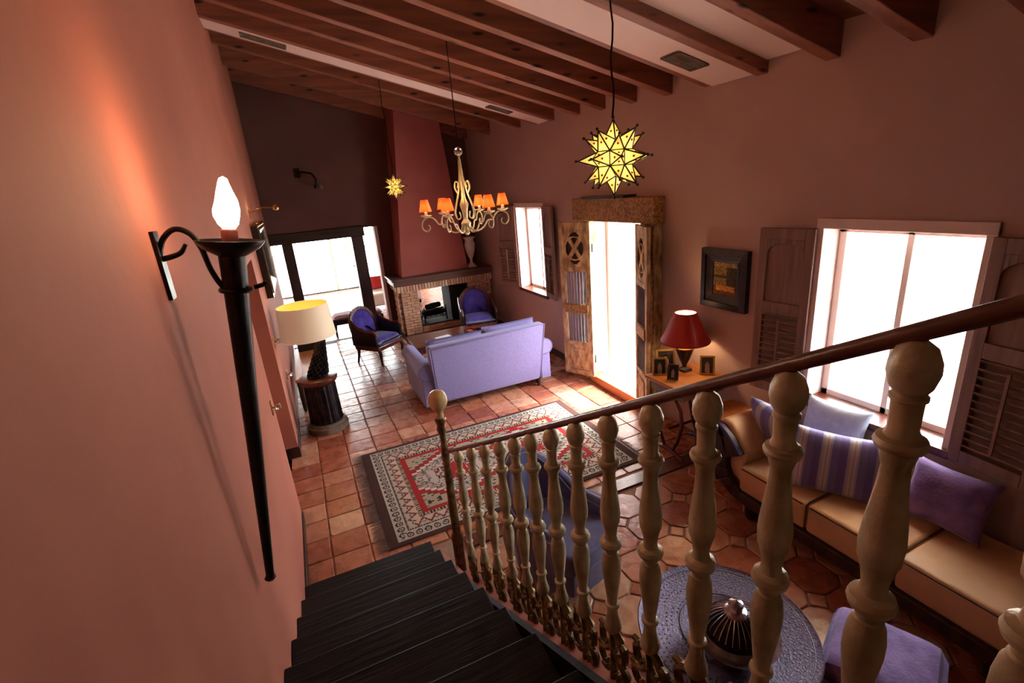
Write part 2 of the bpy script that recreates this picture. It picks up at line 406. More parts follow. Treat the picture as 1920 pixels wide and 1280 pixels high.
def weld(me, d=0.0005):
    bm = bmesh.new(); bm.from_mesh(me); bmesh.ops.remove_doubles(bm, verts=bm.verts, dist=d); bm.to_mesh(me); bm.free(); return me
def xf(mb, T):
    mb.v = [tuple(T @ Vector(v)) for v in mb.v]; return mb
def soft(w, d, h, r=0.05, T=None, nx=2):  # box with large rounded edges
    mb = MB().box(-w/2, w/2, -d/2, d/2, 0, h)
    if T is not None: xf(mb, T)
    return mb

# ================================================================== SETTING
XL, XR, YF = -0.41, 3.41, 9.6
TH = 0.30
def zc(x, y): return 3.23 + 0.045*(y-2.82) + 0.27*(XR-x)      # underside of the beams (lean-to roof)

# floor slab and its tiles
fl = struct('floor', B(XL-0.5, XR+0.02, -3.2, YF+0.3, -0.25, -0.012), 'grout', 'terracotta tiled floor of the living room')
tiles = []      # (mesh, x, y, rot, dist)
def tile_mesh(poly, name, ch=0.006, h=0.014):
    mb = MB(); n = len(poly)
    cx = sum(p[0] for p in poly)/n; cy = sum(p[1] for p in poly)/n
    ins = [(cx+(p[0]-cx)*(1-ch/max(0.01, math.hypot(p[0]-cx, p[1]-cy))), cy+(p[1]-cy)*(1-ch/max(0.01, math.hypot(p[0]-cx, p[1]-cy)))) for p in poly]
    mb.add([(x, y, -h) for x, y in poly]+[(x, y, -0.004) for x, y in poly]+[(x, y, 0) for x, y in ins],
           [tuple(range(2*n, 3*n))]+[(i, (i+1) % n, n+(i+1) % n, n+i) for i in range(n)]+[(n+i, n+(i+1) % n, 2*n+(i+1) % n, 2*n+i) for i in range(n)])
    return mb
def sq_poly(a, b, j=0.006, c=0.018):
    pts = []
    for sx, sy in ((-1, -1), (1, -1), (1, 1), (-1, 1)):
        cx = sx*a/2+random.uniform(-j, j)*0.5; cy = sy*b/2+random.uniform(-j, j)*0.5; cc = random.uniform(0.005, c)
        p1 = (cx-sx*cc, cy); p2 = (cx, cy-sy*cc)
        pts += [p2, p1] if sx*sy < 0 else [p1, p2]
    # order counter-clockwise
    return sorted(pts, key=lambda p: math.atan2(p[1], p[0]))
PX, PY = 0.288, 0.262
sqv = [tile_mesh(sq_poly(PX-0.011, PY-0.011), 'tile') for _ in range(6)]
sqm = [t.mesh('floor_tile', 'tile', False) for t in sqv]
allt = []
ny = int((YF-3.12)/PY)+1
for r in range(ny):
    y = 3.16+PY*(r+0.5); off = 0.0
    for c in range(15):
        x = XL+0.004+PX*(c+0.5)-0.10
        if x-PX/2 < XL-0.13 or x+PX/2 > XR+0.12 or y > YF+0.1: continue
        allt.append(('s', random.randrange(6), x, y))
OC = 0.30
def octo(a, c):
    h = a/2
    return [(-h+c, -h), (h-c, -h), (h, -h+c), (h, h-c), (h-c, h), (-h+c, h), (-h, h-c), (-h, -h+c)]
ocm_b = tile_mesh(octo(OC-0.010, 0.075), 'oct'); ocm = ocm_b.mesh('floor_tile_octagon', 'tile', False)
dot_b = tile_mesh([(0, -0.064), (0.064, 0), (0, 0.064), (-0.064, 0)], 'dot'); dotm = dot_b.mesh('floor_tile_inset', 'tile', False)
for r in range(20):
    for c in range(10):
        x = 0.86+OC*c; y = 2.80-OC*r
        if x > XR+0.1 or y < -3.0: continue
        allt.append(('o', 0, x, y)); allt.append(('d', 0, x+OC/2, y-OC/2))
def tkey(t):
    k, i, x, y = t
    # the ones in view that show largest: near the camera but in front of it and not under the stair
    vis = (x > 0.3*0 + (0.72 if y < 3.0 else -0.6)) and y > 0.35*x-0.2 and y > 0.3
    hidden = (0.3 < x < 2.5 and 3.45 < y < 4.75) or (1.3 < x < 2.6 and 5.5 < y < 6.3)
    d = math.hypot(x, y)
    return (0 if vis and not hidden else 1, d*(1.6 if k == 'd' else 1.0))
allt.sort(key=tkey)
rest = MB()
for n, (k, i, x, y) in enumerate(allt):
    dz = random.uniform(-0.0025, 0.0015)
    if n < 298:
        o = link('floor_tile', sqm[i] if k == 's' else (ocm if k == 'o' else dotm), fl)
        o.location = (x, y, dz); o.rotation_euler = (random.uniform(-0.004, 0.004), random.uniform(-0.004, 0.004), random.uniform(-0.012, 0.012))
    else:
        src = sqv[i] if k == 's' else (ocm_b if k == 'o' else dot_b)
        rest.add([(a+x, b+y, c+dz) for a, b, c in src.v], src.f)
tag(rest.build('floor_tile_field', 'tile', fl, smooth=False), kind='stuff')
B(0.74, XR, 2.98, 3.12, -0.02, 0.006).build('threshold_board', 'mahog', fl, bevel=0.004)

# walls
def wall(name, plane, u0, u1, z0, z1, holes, t0, t1, mat, label):
    us = sorted(set([u0, u1]+[h for H in holes for h in H[:2]])); zs = sorted(set([z0, z1]+[h for H in holes for h in H[2:4]]))
    us = [u for u in us if u0 <= u <= u1]; zs = [z for z in zs if z0 <= z <= z1]
    P = (lambda u, v, t: (t, u, v)) if plane == 'x' else (lambda u, v, t: (u, t, v))
    mb = MB().grid(us, zs, lambda u, v: not any(a < u < b and c < v < d for a, b, c, d in holes), t0, t1, P)
    return struct(name, mb, mat, label, smooth=False)
W1 = (6.50, 7.43, 0.94, 2.27)      # window beyond the door
W2 = (1.36, 2.265, 0.83, 2.14)     # window above the chaise
DR = (4.15, 5.15, 0.0, 2.12)
wr = wall('wall_right', 'x', -3.2, YF+0.25, -0.25, 4.2, [W1, W2, DR], XR, XR+TH, 'plaster_r', 'mauve plaster wall with the carved door and two windows')
wl = wall('wall_left', 'x', -3.2, YF+0.25, -0.25, 5.6, [(4.02, 5.25, -0.012, 2.15)], XL-TH, XL, 'plaster', 'salmon plaster wall beside the stairs with the torch')
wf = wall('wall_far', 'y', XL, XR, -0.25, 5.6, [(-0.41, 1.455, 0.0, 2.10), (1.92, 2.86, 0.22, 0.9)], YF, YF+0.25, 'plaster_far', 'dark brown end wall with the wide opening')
wb = wall('wall_back', 'y', XL-TH, XR+TH, -0.25, 5.6, [], -3.2, -3.0, 'plaster', 'plaster wall behind the stairs')
struct('wall_niche', B(XL-TH-0.12, XL-TH, 3.9, 5.4, -0.02, 2.3), 'plaster', 'painted back of the doorway recess in the salmon wall')

# baseboards
struct('baseboard_left', B(XL, XL+0.014, 3.06, 4.02, 0.0, 0.10), 'darkx', 'dark baseboard along the salmon wall by the stairs', bevel=0.003)
struct('baseboard_recess', B(XL-0.25, XL, 5.235, 5.25, 0.0, 0.12).box(XL, XL+0.014, 5.235, 9.6, 0, 0.12), 'darkx', 'dark baseboard past the doorway recess')
struct('baseboard_right', B(XR-0.014, XR, 5.5, 8.8, 0.0, 0.10), 'darkx', 'dark baseboard behind the lavender sofa')

# ceiling: boards, beams, pale panels
cb = MB(); y0, y1 = -3.2, YF+0.25; zt = 0.21
vsb = [(x, y, zc(x, y)+zt+dz) for dz in (0, 0.05) for x, y in ((XL-TH, y0), (XR+TH, y0), (XR+TH, y1), (XL-TH, y1))]
cb.hexa(vsb)
ceil = struct('ceiling', cb, 'board', 'sloping boarded ceiling', smooth=False)
def beam(yn, wid=0.10, hgt=0.212, x0=XL-0.02, x1=XR+0.02):
    mb = MB()
    vs = []
    for dz in (0, hgt):
        for x, y in ((x0, yn), (x1, yn), (x1, yn+wid), (x0, yn+wid)):
            vs.append((x, y, zc(x, yn)+dz))
    return mb.hexa(vs).build('beam', 'beam', ceil, bevel=0.006)
for yb in (-2.6, -2.0, -1.4, -0.8, -0.2, 0.35, 0.85, 1.30, 1.78, 2.29, 2.82, 3.33, 3.82, 4.33, 4.87, 5.39, 6.02, 6.45, 7.05, 8.25, 9.42):
    beam(yb)
def panel(ya, yb, up, vents, x0=XL, x1=XR-0.02):
    vs = []
    for dz in (up, up+0.03):
        for x, y in ((x0, ya), (x1, ya), (x1, yb), (x0, yb)):
            vs.append((x, y, zc(x, ya)+dz))
    p = MB().hexa(vs).build('duct_panel', 'panel', ceil)
    for xv, wv in vents:
        g = MB(); ym = (ya+yb)/2; hw = (yb-ya)*0.22
        for k in range(9):
            yy = ym-hw+2*hw*k/8
            g.hexa([(xv+sx*wv, yy+sy*hw*0.07, zc(xv+sx*wv, ya)+up+dz) for dz in (-0.012, 0.0) for sx, sy in ((-1, -1), (1, -1), (1, 1), (-1, 1))])
        for sx in (-1, 1):
            a = xv+sx*wv
            g.hexa([(a+ex, yy, zc(a, ya)+up+dz) for dz in (-0.014, 0) for ex, yy in ((-0.012, ym-hw), (0.012, ym-hw), (0.012, ym+hw), (-0.012, ym+hw))])
        g.build('vent_grille', 'stone', p, smooth=False)
panel(2.92, 3.33, 0.004, [(2.90, 0.14)])
panel(6.12, 6.45, 0.004, [(0.12, 0.2), (2.75, 0.15)])
panel(2.39, 2.82, 0.10, [])

def xb(y): return 0.66-0.0275*(y-0.467)
# stairs
SN = 19
st = bpy.data.objects.new('stairs', None); col.objects.link(st); tag(st, 'dark wooden staircase descending to the tiled floor', None, None, 'structure')
def nos(n): return 3.06-0.298*(n-1), 0.115+0.148*(n-1)
for n in range(1, SN):
    y, z = nos(n)
    B(XL+0.001, xb(y)-0.106, y-0.32, y+0.012, z-0.035, z).build('tread', 'stair', st, bevel=0.006)
    B(XL+0.001, xb(y)-0.106, y-0.03, y-0.008, z-0.148, z-0.034).build('riser', 'stair', st)
yl, zl = nos(SN)
B(XL+0.001, 0.60, -3.0, yl+0.012, zl-0.035, zl).build('landing', 'stair', st)
# plastered support body below the steps
mb = MB(); prof = []
mb.prism([(3.03, -0.01), (yl, zl-0.15), (yl, zl-0.3), (2.4, -0.01)], XL+0.001, 0.57, 'x'); mb.build('soffit', 'plaster', st, smooth=False)

# balustrade --------------------------------------------------------
def xb(y): return 0.66-0.0275*(y-0.467)
def ztop(y): return 2.292-0.573*(y-0.467)
def zstr(y): return ztop(y)-0.925
mb = MB()
ya, yb_ = 2.78, -1.6
mb.hexa([(xb(y)+dx, y, z) for zz in (0, 1) for y, dx, z in ((ya, -0.075, -0.02 if zz == 0 else zstr(ya)), (yb_, -0.075, zstr(yb_)-0.35 if zz == 0 else zstr(yb_)), (yb_, 0.06, zstr(yb_)-0.35 if zz == 0 else zstr(yb_)), (ya, 0.06, -0.02 if zz == 0 else zstr(ya)))])
mb.build('stair_curb', 'plaster', st, smooth=False)
mb = MB(); mb.hexa([(xb(y)+dx, y, z) for zz in (0, 1) for y, dx, z in ((2.74, -0.105, 0.0 if zz == 0 else zstr(2.74)+0.075), (-1.6, -0.105, zstr(-1.6)-0.3 if zz == 0 else zstr(-1.6)+0.075), (-1.6, -0.078, zstr(-1.6)-0.3 if zz == 0 else zstr(-1.6)+0.075), (2.74, -0.078, 0.0 if zz == 0 else zstr(2.74)+0.075))])
mb.build('stringer_board', 'stair', st, smooth=False)
bal = thing('stair_balustrade', 'gilded turned balustrade with wooden handrail beside the dark stairs', 'balustrade', (0.6, 2.68, 0.1))
O = Vector((0.6, 2.68, 0.1))
rp = [(xb(y)-O.x, y-O.y, ztop(y)+0.010-O.z) for y in [2.64+(-1.6-2.64)*i/24 for i in range(25)]]
MB().tube(rp, 0.0125, 10, 1.0).build('handrail', 'rail', bal)
nw = MB().lathe([(0.036, 0.0), (0.036, 0.25), (0.04, 0.26), (0.04, 0.3), (0.027, 0.33), (0.029, 0.5), (0.024, 0.7), (0.022, 0.86), (0.026, 0.9), (0.026, 0.94), (0.02, 0.96), (0.018, 1.06), (0.026, 1.09), (0.03, 1.11), (0.024, 1.13), (0.03, 1.15), (0.036, 1.165), (0.03, 1.18), (0.0, 1.18)], 14, rfun=lambda a, z: 1+0.10*math.sin(5*a+z*50))
newel = nw.build('newel_post', 'giltdark', bal, ang=60)
MB().lathe([(0.022, 1.175), (0.024, 1.19), (0.023, 1.215), (0.030, 1.235), (0.046, 1.252), (0.056, 1.275), (0.059, 1.30), (0.056, 1.325), (0.045, 1.347), (0.028, 1.36), (0.0, 1.365)], 20).build('finial', 'alab', newel)['label'] = 'pear-shaped alabaster finial'
BP = [(0.012, 0), (0.027, -0.010), (0.035, -0.028), (0.036, -0.042), (0.030, -0.060), (0.022, -0.070), (0.027, -0.073), (0.027, -0.078), (0.023, -0.081), (0.022, -0.120), (0.026, -0.128), (0.026, -0.130), (0.036, -0.133), (0.039, -0.140), (0.036, -0.147), (0.026, -0.150), (0.027, -0.158), (0.021, -0.175), (0.024, -0.21), (0.033, -0.270), (0.036, -0.30), (0.034, -0.32), (0.034, -0.327), (0.030, -0.330), (0.030, -0.334), (0.024, -0.355), (0.021, -0.372), (0.024, -0.386), (0.037, -0.392), (0.041, -0.402), (0.037, -0.412), (0.024, -0.418), (0.022, -0.432), (0.026, -0.436), (0.026, -0.441), (0.031, -0.448), (0.035, -0.475), (0.035, -0.50), (0.028, -0.55), (0.020, -0.605), (0.019, -0.618), (0.027, -0.621), (0.028, -0.628), (0.020, -0.634), (0.021, -0.66), (0.026, -0.68), (0.033, -0.70), (0.034, -0.712), (0.024, -0.728), (0.0, -0.73)]
bmesh_me = MB().lathe([(r*0.78, z) for r, z in BP], 18).mesh('baluster', 'gilt', True, 32)
# cast foliate foot, one mesh shared
def foot_mesh():      # flat openwork plaque of scrolled leaves in the plane of the balustrade
    mb = MB()
    def Q(o, z, x=0): return (x, o, z)
    mb.tube([Q(0, -0.72), Q(0, -0.78), Q(0, -0.86), Q(0, -0.93)], [0.015, 0.009, 0.012, 0.014], 8)
    mb.ball(Q(0, -0.80), 0.014, 8, 6); mb.ball(Q(0, -0.875), 0.016, 8, 6)
    for s in (-1, 1):
        mb.tube(sm([Q(0.008*s, -0.725), Q(0.032*s, -0.742), Q(0.056*s, -0.772), Q(0.054*s, -0.802), Q(0.034*s, -0.812), Q(0.026*s, -0.795)], 3), smr([0.012, 0.014, 0.012, 0.012, 0.010, 0.007], 3), 6, 1.0)
        mb.tube(sm([Q(0.008*s, -0.80), Q(0.03*s, -0.825), Q(0.058*s, -0.845), Q(0.064*s, -0.875), Q(0.044*s, -0.897), Q(0.028*s, -0.88)], 3), smr([0.010, 0.013, 0.013, 0.012, 0.010, 0.007], 3), 6, 1.0)
        mb.tube(sm([Q(0.012*s, -0.89), Q(0.034*s, -0.915), Q(0.062*s, -0.925)], 3), smr([0.011, 0.012, 0.008], 3), 6)
        mb.tube(sm([Q(0.040*s, -0.748), Q(0.062*s, -0.748), Q(0.074*s, -0.764)], 3), smr([0.010, 0.010, 0.003], 3), 5)
        mb.tube(sm([Q(0.056*s, -0.835), Q(0.074*s, -0.842), Q(0.078*s, -0.86)], 3), smr([0.010, 0.009, 0.003], 3), 5)
        mb.tube(sm([Q(0.0, -0.75, 0.01), Q(0.018*s, -0.765, 0.02), Q(0.022*s, -0.79, 0.012)], 3), smr([0.008, 0.009, 0.005], 3), 5)
    return mb.mesh('cast_foot', 'giltdark')
ftm = foot_mesh()
BY = [2.387, 2.137, 1.932, 1.733, 1.568, 1.415, 1.262, 1.108, 0.946, 0.782, 0.625, 0.467, 0.31, 0.15, -0.01, -0.17, -0.33]
for y in BY:
    o = link('baluster', bmesh_me, bal); o.location = (xb(y)-O.x, y-O.y, ztop(y)-O.z)
    f = link('cast_foot', ftm, o)

# far room and outdoors -------------------------------------------------
struct('floor_garden_room', B(-1.6, 3.55, YF+0.25, 15.45, -0.25, 0.0), 'tile', 'pale floor of the garden room beyond')
struct('wall_garden_room_left', B(-1.8, -1.6, YF+0.25, 15.45, -0.25, 3.0), 'white', 'white wall of the garden room beyond the opening')
struct('wall_garden_room_right', B(3.55, 3.71, YF+0.25, 15.45, -0.25, 3.0), 'white', 'far white wall of the garden room behind the fireplace')
struct('wall_garden_room_near', B(-1.8, XL-TH+0.0, YF+0.05, YF+0.25, -0.25, 3.0), 'white', 'white inner return wall of the garden room')
struct('ceiling_garden_room', B(-1.8, 3.71, YF+0.25, 15.6, 2.8, 3.0), 'white', 'white ceiling of the garden room')
wall('wall_garden_room_end', 'y', -1.8, 3.71, -0.25, 3.0, [(-1.3, 2.7, 0.02, 2.5)], 15.42, 15.55, 'white', 'white end wall of the garden room around its glass doors')
gw = MB()
for x in (-1.28, -0.30, 0.93, 1.8, 2.64): gw.box(x-0.035 if x > -1.2 else x-0.02, x+0.035, 15.45, 15.51, 0.04, 2.5)
gw.box(-1.3, 2.7, 15.45, 15.51, 2.44, 2.5)
gwo = struct('door_3', gw, 'white', 'white framed glass garden doors at the far end', bevel=0.005)
B(-1.3, 2.7, 15.44, 15.52, 0.0, 0.06).build('bottom_track', 'blackwood', gwo)
for a, b in ((-1.26, -0.335), (-0.265, 0.895), (0.965, 1.765), (1.835, 2.6)): B(a, b, 15.478, 15.484, 0.06, 2.44).build('pane', 'pane', gwo)
struct('floor_terrace', B(-14, 22, 15.6, 30, -0.3, -0.04), 'terrace', 'pale stone terrace outside the glass doors')
struct('floor_courtyard', B(XR+TH, 12, -6, 15, -0.3, 0.10), 'terrace', 'pale courtyard paving outside the carved door')
pl = thing('potted_shrub', 'faint leafy shrub in a pot outside the far glass doors', 'shrub', (1.75, 18.0, -0.04))
MB().lathe([(0.18, 0), (0.24, 0.4), (0.26, 0.42), (0.22, 0.42), (0.2, 0.36), (0, 0.36)], 14).build('pot', 'stone', pl)
lf = MB()
for k in range(260):
    a = random.uniform(0, 2*PI); r = random.uniform(0.05, 0.5); z = random.uniform(0.45, 1.5); T = Matrix.Translation((r*math.cos(a), r*math.sin(a), z)) @ Matrix.Rotation(random.uniform(0, 6), 4, 'Z') @ Matrix.Rotation(random.uniform(-1, 1), 4, 'X')
    lf.add([T @ Vector(p) for p in ((-0.04, 0, 0), (0, -0.09, 0.01), (0.04, 0, 0), (0, 0.09, 0.01))], [(0, 1, 2, 3)])
tag(lf.build('foliage', 'leaf', pl, smooth=False), kind='stuff')
MB().tube([(0, 0, 0.36), (0.02, 0, 0.8), (0, 0.03, 1.3)], [0.03, 0.02, 0.01], 6).build('stem', 'dark', pl)
# wooden posts and lintel in the wide opening
struct('trim_lintel', B(XL+0.001, 1.22, YF-0.06, YF+0.27, 1.955, 2.14), 'darkx', 'dark wooden lintel beam over the wide opening', bevel=0.012)
struct('trim_post_a', B(-0.225, -0.045, YF-0.02, YF+0.2, 0.0, 1.955), 'dark', 'dark wooden post in the wide opening nearest the salmon wall', bevel=0.012)
struct('trim_post_b', B(0.975, 1.19, YF-0.02, YF+0.2, 0.0, 1.955), 'dark', 'dark wooden post in the wide opening nearest the fireplace', bevel=0.012)
struct('trim_jamb', B(1.41, 1.47, YF-0.03, YF+0.2, 0.0, 2.10), 'panel', 'pale jamb beside the fireplace')
gb = thing('garden_bench', 'white sofa seen through the narrow gap beside the fireplace', 'sofa', (1.75, 12.2, 0.0))
B(-0.35, 0.9, -0.3, 0.35, 0.08, 0.40).build('seat', 'white', gb, bevel=0.05, seg=3)
B(-0.35, 0.9, 0.3, 0.5, 0.08, 0.66).build('backrest', 'white', gb, bevel=0.05, seg=3)
for x in (-0.3, 0.85):
    for y in (-0.25, 0.45): B(x-0.025, x+0.025, y-0.025, y+0.025, 0, 0.09).build('leg', 'dark', gb)
rc = cushion(0.42, 0.34, 0.14); xf(rc, Matrix.Translation((1.72, 12.34, 0.60)) @ Matrix.Rotation(R(75), 4, 'X'))
me = weld(rc.mesh('red_cushion', 'redcloth')); tag(link('red_cushion', me), 'red cushion on the white sofa beyond the opening', 'cushion')
# courtyard: a whitewashed wall with an old carved door
cd = thing('courtyard_door', 'sunlit carved pale door leaf with round and oval panels opened outwards', 'door', (3.73, 5.21, 0.13))
B(0, 0.72, 0, 0.045, 0.0, 1.98).build('leaf', 'white', cd, bevel=0.008)
for zz0, zz1 in ((0.06, 0.66), (0.80, 1.40), (1.50, 1.90)):
    fr_ = MB()
    fr_.box(0.05, 0.32, -0.010, 0, zz0, zz0+0.015).box(0.05, 0.32, -0.010, 0, zz1-0.015, zz1).box(0.05, 0.065, -0.010, 0, zz0, zz1).box(0.305, 0.32, -0.010, 0, zz0, zz1)
    fr_.build('panel_moulding', 'panel', cd)
MB().torus((0, 0, 0), 0.105, 0.012, 28, 8, Matrix.Translation((0.16, -0.004, 1.10)) @ Matrix.Rotation(R(90), 4, 'X')).build('round_moulding', 'panel', cd)
MB().torus((0, 0, 0), 0.10, 0.012, 28, 8, Matrix.Translation((0.18, -0.004, 0.33)) @ Matrix.Scale(2.1, 4, Vector((0, 0, 1))) @ Matrix.Rotation(R(90), 4, 'X')).build('oval_moulding', 'panel', cd)
MB().lathe([(0.028, 0), (0.022, 0.012), (0, 0.02)], 16, T=Matrix.Translation((0.16, 0, 1.13)) @ Matrix.Rotation(R(90), 4, 'X')).build('boss', 'stone', cd)
B(0.36, 0.42, -0.03, 0, 0.86, 0.885).build('handle', 'iron', cd, bevel=0.004)
struct('wall_courtyard', B(9.5, 9.7, -5.0, 16.0, 0.05, 2.4), 'white', 'whitewashed courtyard wall outside the door')

# ------------------------------------------------------------------ windows with louvred shutters
def shutter(parent, hy, hz0, hz1, wd, dirn, ang, name='shutter'):
    # hinged at y=hy on the wall face; dirn +1 opens towards +y
    h = hz1-hz0; t = 0.035
    e = bpy.data.objects.new(name, None); col.objects.link(e); e.parent = parent; e.empty_display_size = 0.05
    e.location = (XR-0.012, hy, hz0); e.rotation_euler = (0, 0, ang*dirn)
    y = lambda a: a*dirn
    def bx(a, b, z0, z1, x0=-t, x1=0.0): 
        return B(x0, x1, min(y(a), y(b)), max(y(a), y(b)), z0, z1)
    st_ = 0.065
    fr = bx(0, st_, 0, h); fr.v += []; 
    for q in (bx(wd-st_, wd, 0, h), bx(st_, wd-st_, 0, 0.08), bx(st_, wd-st_, h-0.08, h), bx(st_, wd-st_, h*0.50, h*0.57)): fr.add(q.v, q.f)
    # arched head of the upper panel
    n = 10; cy = wd/2; rr = wd/2-st_; zb = h-0.08-rr*0.6-0.03
    A = [(y(cy+rr*math.cos(PI*i/n)), zb+rr*0.6*math.sin(PI*i/n)) for i in range(n+1)]; Bc = [(a, h-0.08) for a, b in A]
    fr.strip(A, Bc, -t, 0, 'x')
    fr.build('shutter_frame', 'shutter', e, bevel=0.003)
    bx(st_, wd-st_, h*0.57, h-0.08, -0.016, -0.006).build('upper_panel', 'shutter', e)
    nsl = 12; z0 = 0.08; z1 = h*0.50
    sm = MB().box(-0.022, 0.022, min(y(st_), y(wd-st_)), max(y(st_), y(wd-st_)), -0.004, 0.004).mesh('slat', 'shutter', False)
    for k in range(nsl):
        o = link('slat', sm, e); o.location = (-t/2, 0, z0+(z1-z0)*(k+0.5)/nsl); o.rotation_euler = (0, R(38), 0)
    bx(cy-0.008, cy+0.008, z0+0.05, z1-0.04, -t-0.016, -t-0.004).build('tilt_rod', 'shutter', e)
    return e
def window(name, W, label):
    y0, y1, z0, z1 = W
    fr = MB(); x0, x1 = XR+0.17, XR+0.23; f = 0.05
    fr.box(x0, x1, y0, y0+f, z0, z1).box(x0, x1, y1-f, y1, z0, z1).box(x0, x1, y0, y1, z0, z0+f).box(x0, x1, y0, y1, z1-f, z1)
    ym = (y0+y1)/2; fr.box(x0, x1, ym-0.02, ym+0.02, z0, z1)
    wo = struct(name, fr, 'panel', label, bevel=0.004)
    for a, b in ((y0+f, ym-0.03), (ym+0.03, y1-f)): B(XR+0.198, XR+0.203, a, b, z0+f, z1-f).build('pane', 'pane', wo)
    tr = MB(); q = 0.045
    tr.box(XR-0.02, XR+0.06, y0-q, y0+0.006, z0-q, z1+q).box(XR-0.02, XR+0.06, y1-0.006, y1+q, z0-q, z1+q).box(XR-0.025, XR+0.06, y0-q, y1+q, z1-0.006, z1+q+0.02)
    tr.build('casing', 'panel', wo, bevel=0.004)
    B(XR-0.05, XR+0.17, y0-q, y1+q, z0-0.045, z0+0.008).build('window_sill', 'mahog', wo, bevel=0.006)
    return wo
w1 = window('window_1', W1, 'window with open louvred shutters beyond the carved door')
shutter(w1, 7.46, 0.95, 2.29, 0.47, 1, R(24)); shutter(w1, 6.47, 0.95, 2.29, 0.43, -1, R(10))
w2 = window('window_2', W2, 'bright window above the chaise with open louvred shutters')
shutter(w2, 2.30, 0.80, 2.13, 0.42, 1, R(6)); shutter(w2, 1.32, 0.80, 2.13, 0.42, -1, R(8))

aw = MB().hexa([(XR+TH+0.01, 1.05, 2.52), (XR+TH+0.01, 2.6, 2.52), (XR+TH+1.0, 2.6, 2.22), (XR+TH+1.0, 1.05, 2.22), (XR+TH+0.01, 1.05, 2.53), (XR+TH+0.01, 2.6, 2.53), (XR+TH+1.0, 2.6, 2.23), (XR+TH+1.0, 1.05, 2.23)])  # unseen canopy added outside to keep direct sun off the chaise
aw.build('added_sunshade', 'canvas', w2, smooth=False)
for y in (1.07, 2.58): MB().tube([(XR+TH, y, 2.5), (XR+TH+1.0, y, 2.21)], 0.012, 8).build('added_sunshade_arm', 'iron', w2)

# ------------------------------------------------------------------ carved double door
d1 = MB()
d1.box(XR-0.11, XR, 5.15, 5.42, 0.0, 2.12).box(XR-0.11, XR, 3.93, 4.15, 0.0, 2.12)
d1o = struct('door_1', d1, 'old', 'old carved wooden double doorway standing open to the bright courtyard', bevel=0.008)
B(XR-0.13, XR, 3.90, 5.47, 2.12, 2.385).build('lintel', 'carved', d1o, bevel=0.01)
B(XR-0.17, XR, 4.35, 5.18, 2.385, 2.41).build('lintel_cap', 'dark', d1o)
for y in (3.93, 3.99, 4.05): B(XR-0.125, XR-0.11, y, y+0.035, 0.02, 2.12).build('moulding', 'carved', d1o, bevel=0.004)
B(XR-0.14, XR+TH, 4.15, 5.15, 0.0, 0.115).build('threshold_step', 'honey', d1o, bevel=0.006)
B(XR+0.02, XR+TH+0.6, 4.15, 5.15, 0.08, 0.122).build('sill_stone', 'white', d1o)
B(XR+0.16, XR+0.20, 4.15, 4.2, 0.12, 2.12).box(XR+0.16, XR+0.20, 5.1, 5.15, 0.12, 2.12).build('outer_jamb', 'panel', d1o)
def leaf(hy, dirn, ang, label):
    wd, z0, h, t = 0.46, 0.10, 2.02, 0.04
    e = bpy.data.objects.new('door_leaf', None); col.objects.link(e); e.parent = d1o; e.location = (XR-0.12, hy, z0); e.rotation_euler.z = ang*dirn; e.empty_display_size = 0.05
    e['label'] = label
    y = lambda a: a*dirn
    def bx(a, b, z0, z1, x0=-t, x1=0.0): return B(x0, x1, min(y(a), y(b)), max(y(a), y(b)), z0, z1)
    s = 0.07
    fr = bx(0, s, 0, h)
    for q in (bx(wd-s, wd, 0, h), bx(s, wd-s, 0, 0.07), bx(s, wd-s, h-0.09, h), bx(s, wd-s, 1.40, 1.46), bx(s, wd-s, 0.42, 0.47)): fr.add(q.v, q.f)
    fr.build('frame', 'old', e, bevel=0.006)
    # pierced rosette panel
    a0, a1, zz0, zz1 = s, wd-s, 1.46, h-0.09; n = 26; cy = (a0+a1)/2; cz = (zz0+zz1)/2; hw = (a1-a0)/2; hh = (zz1-zz0)/2
    def solid(u, v):
        p, q = (u-cy)/hw, (v-cz)/hh; r = math.hypot(p, q)
        if r < 0.18: return True
        if max(abs(p), abs(q)) > 0.86: return True
        if abs(abs(p)-abs(q)) < 0.17: return True
        if r > 0.84: return True
        return False
    MB().grid([a0+(a1-a0)*i/n for i in range(n+1)], [zz0+(zz1-zz0)*i/n for i in range(n+1)], solid, -0.034, -0.012, lambda u, v, tt: (tt, y(u), v)).build('rosette_panel', 'old', e, smooth=False)
    bx(a0, a1, zz0, zz1, -0.007, -0.002).build('shadow_backing', 'dark', e)  # dark sheet added as painted shade behind the pierced holes
    MB().torus((0, 0, 0), hw*0.90, 0.008, 28, 6, Matrix.Translation((-0.034, y(cy), cz)) @ Matrix.Rotation(R(90), 4, 'Y')).build('rosette_ring', 'old', e)
    # spindles, carved rail, lower panel
    sp = MB().lathe([(0.010, 0), (0.010, 0.02), (0.006, 0.03), (0.009, 0.2), (0.006, 0.40), (0.010, 0.42), (0.010, 0.44)], 8).mesh('spindle', 'blueslat')
    for zb in (0.47, 0.96):
        for k in range(7):
            o = link('spindle', sp, e); o.location = (-0.02, y(a0+(a1-a0)*(k+0.5)/7), zb)
    bx(s-0.02, wd-s+0.02, 0.86, 0.98, -0.055, 0.0).build('carved_rail', 'carved', e, bevel=0.01)
    bx(s, wd-s, 0.07, 0.42, -0.028, -0.01).build('lower_panel', 'old', e)
    bx(s+0.04, wd-s-0.04, 0.12, 0.37, -0.038, -0.02).build('raised_field', 'old', e, bevel=0.008)
    for zz in (0.25, 1.7): MB().lathe([(0.012, -0.05), (0.012, 0.05)], 8, (0.006, y(0.0), zz)).build('hinge', 'iron', e)
    return e
leaf(5.06, 1, R(25), 'worn carved door leaf folded back towards the window')
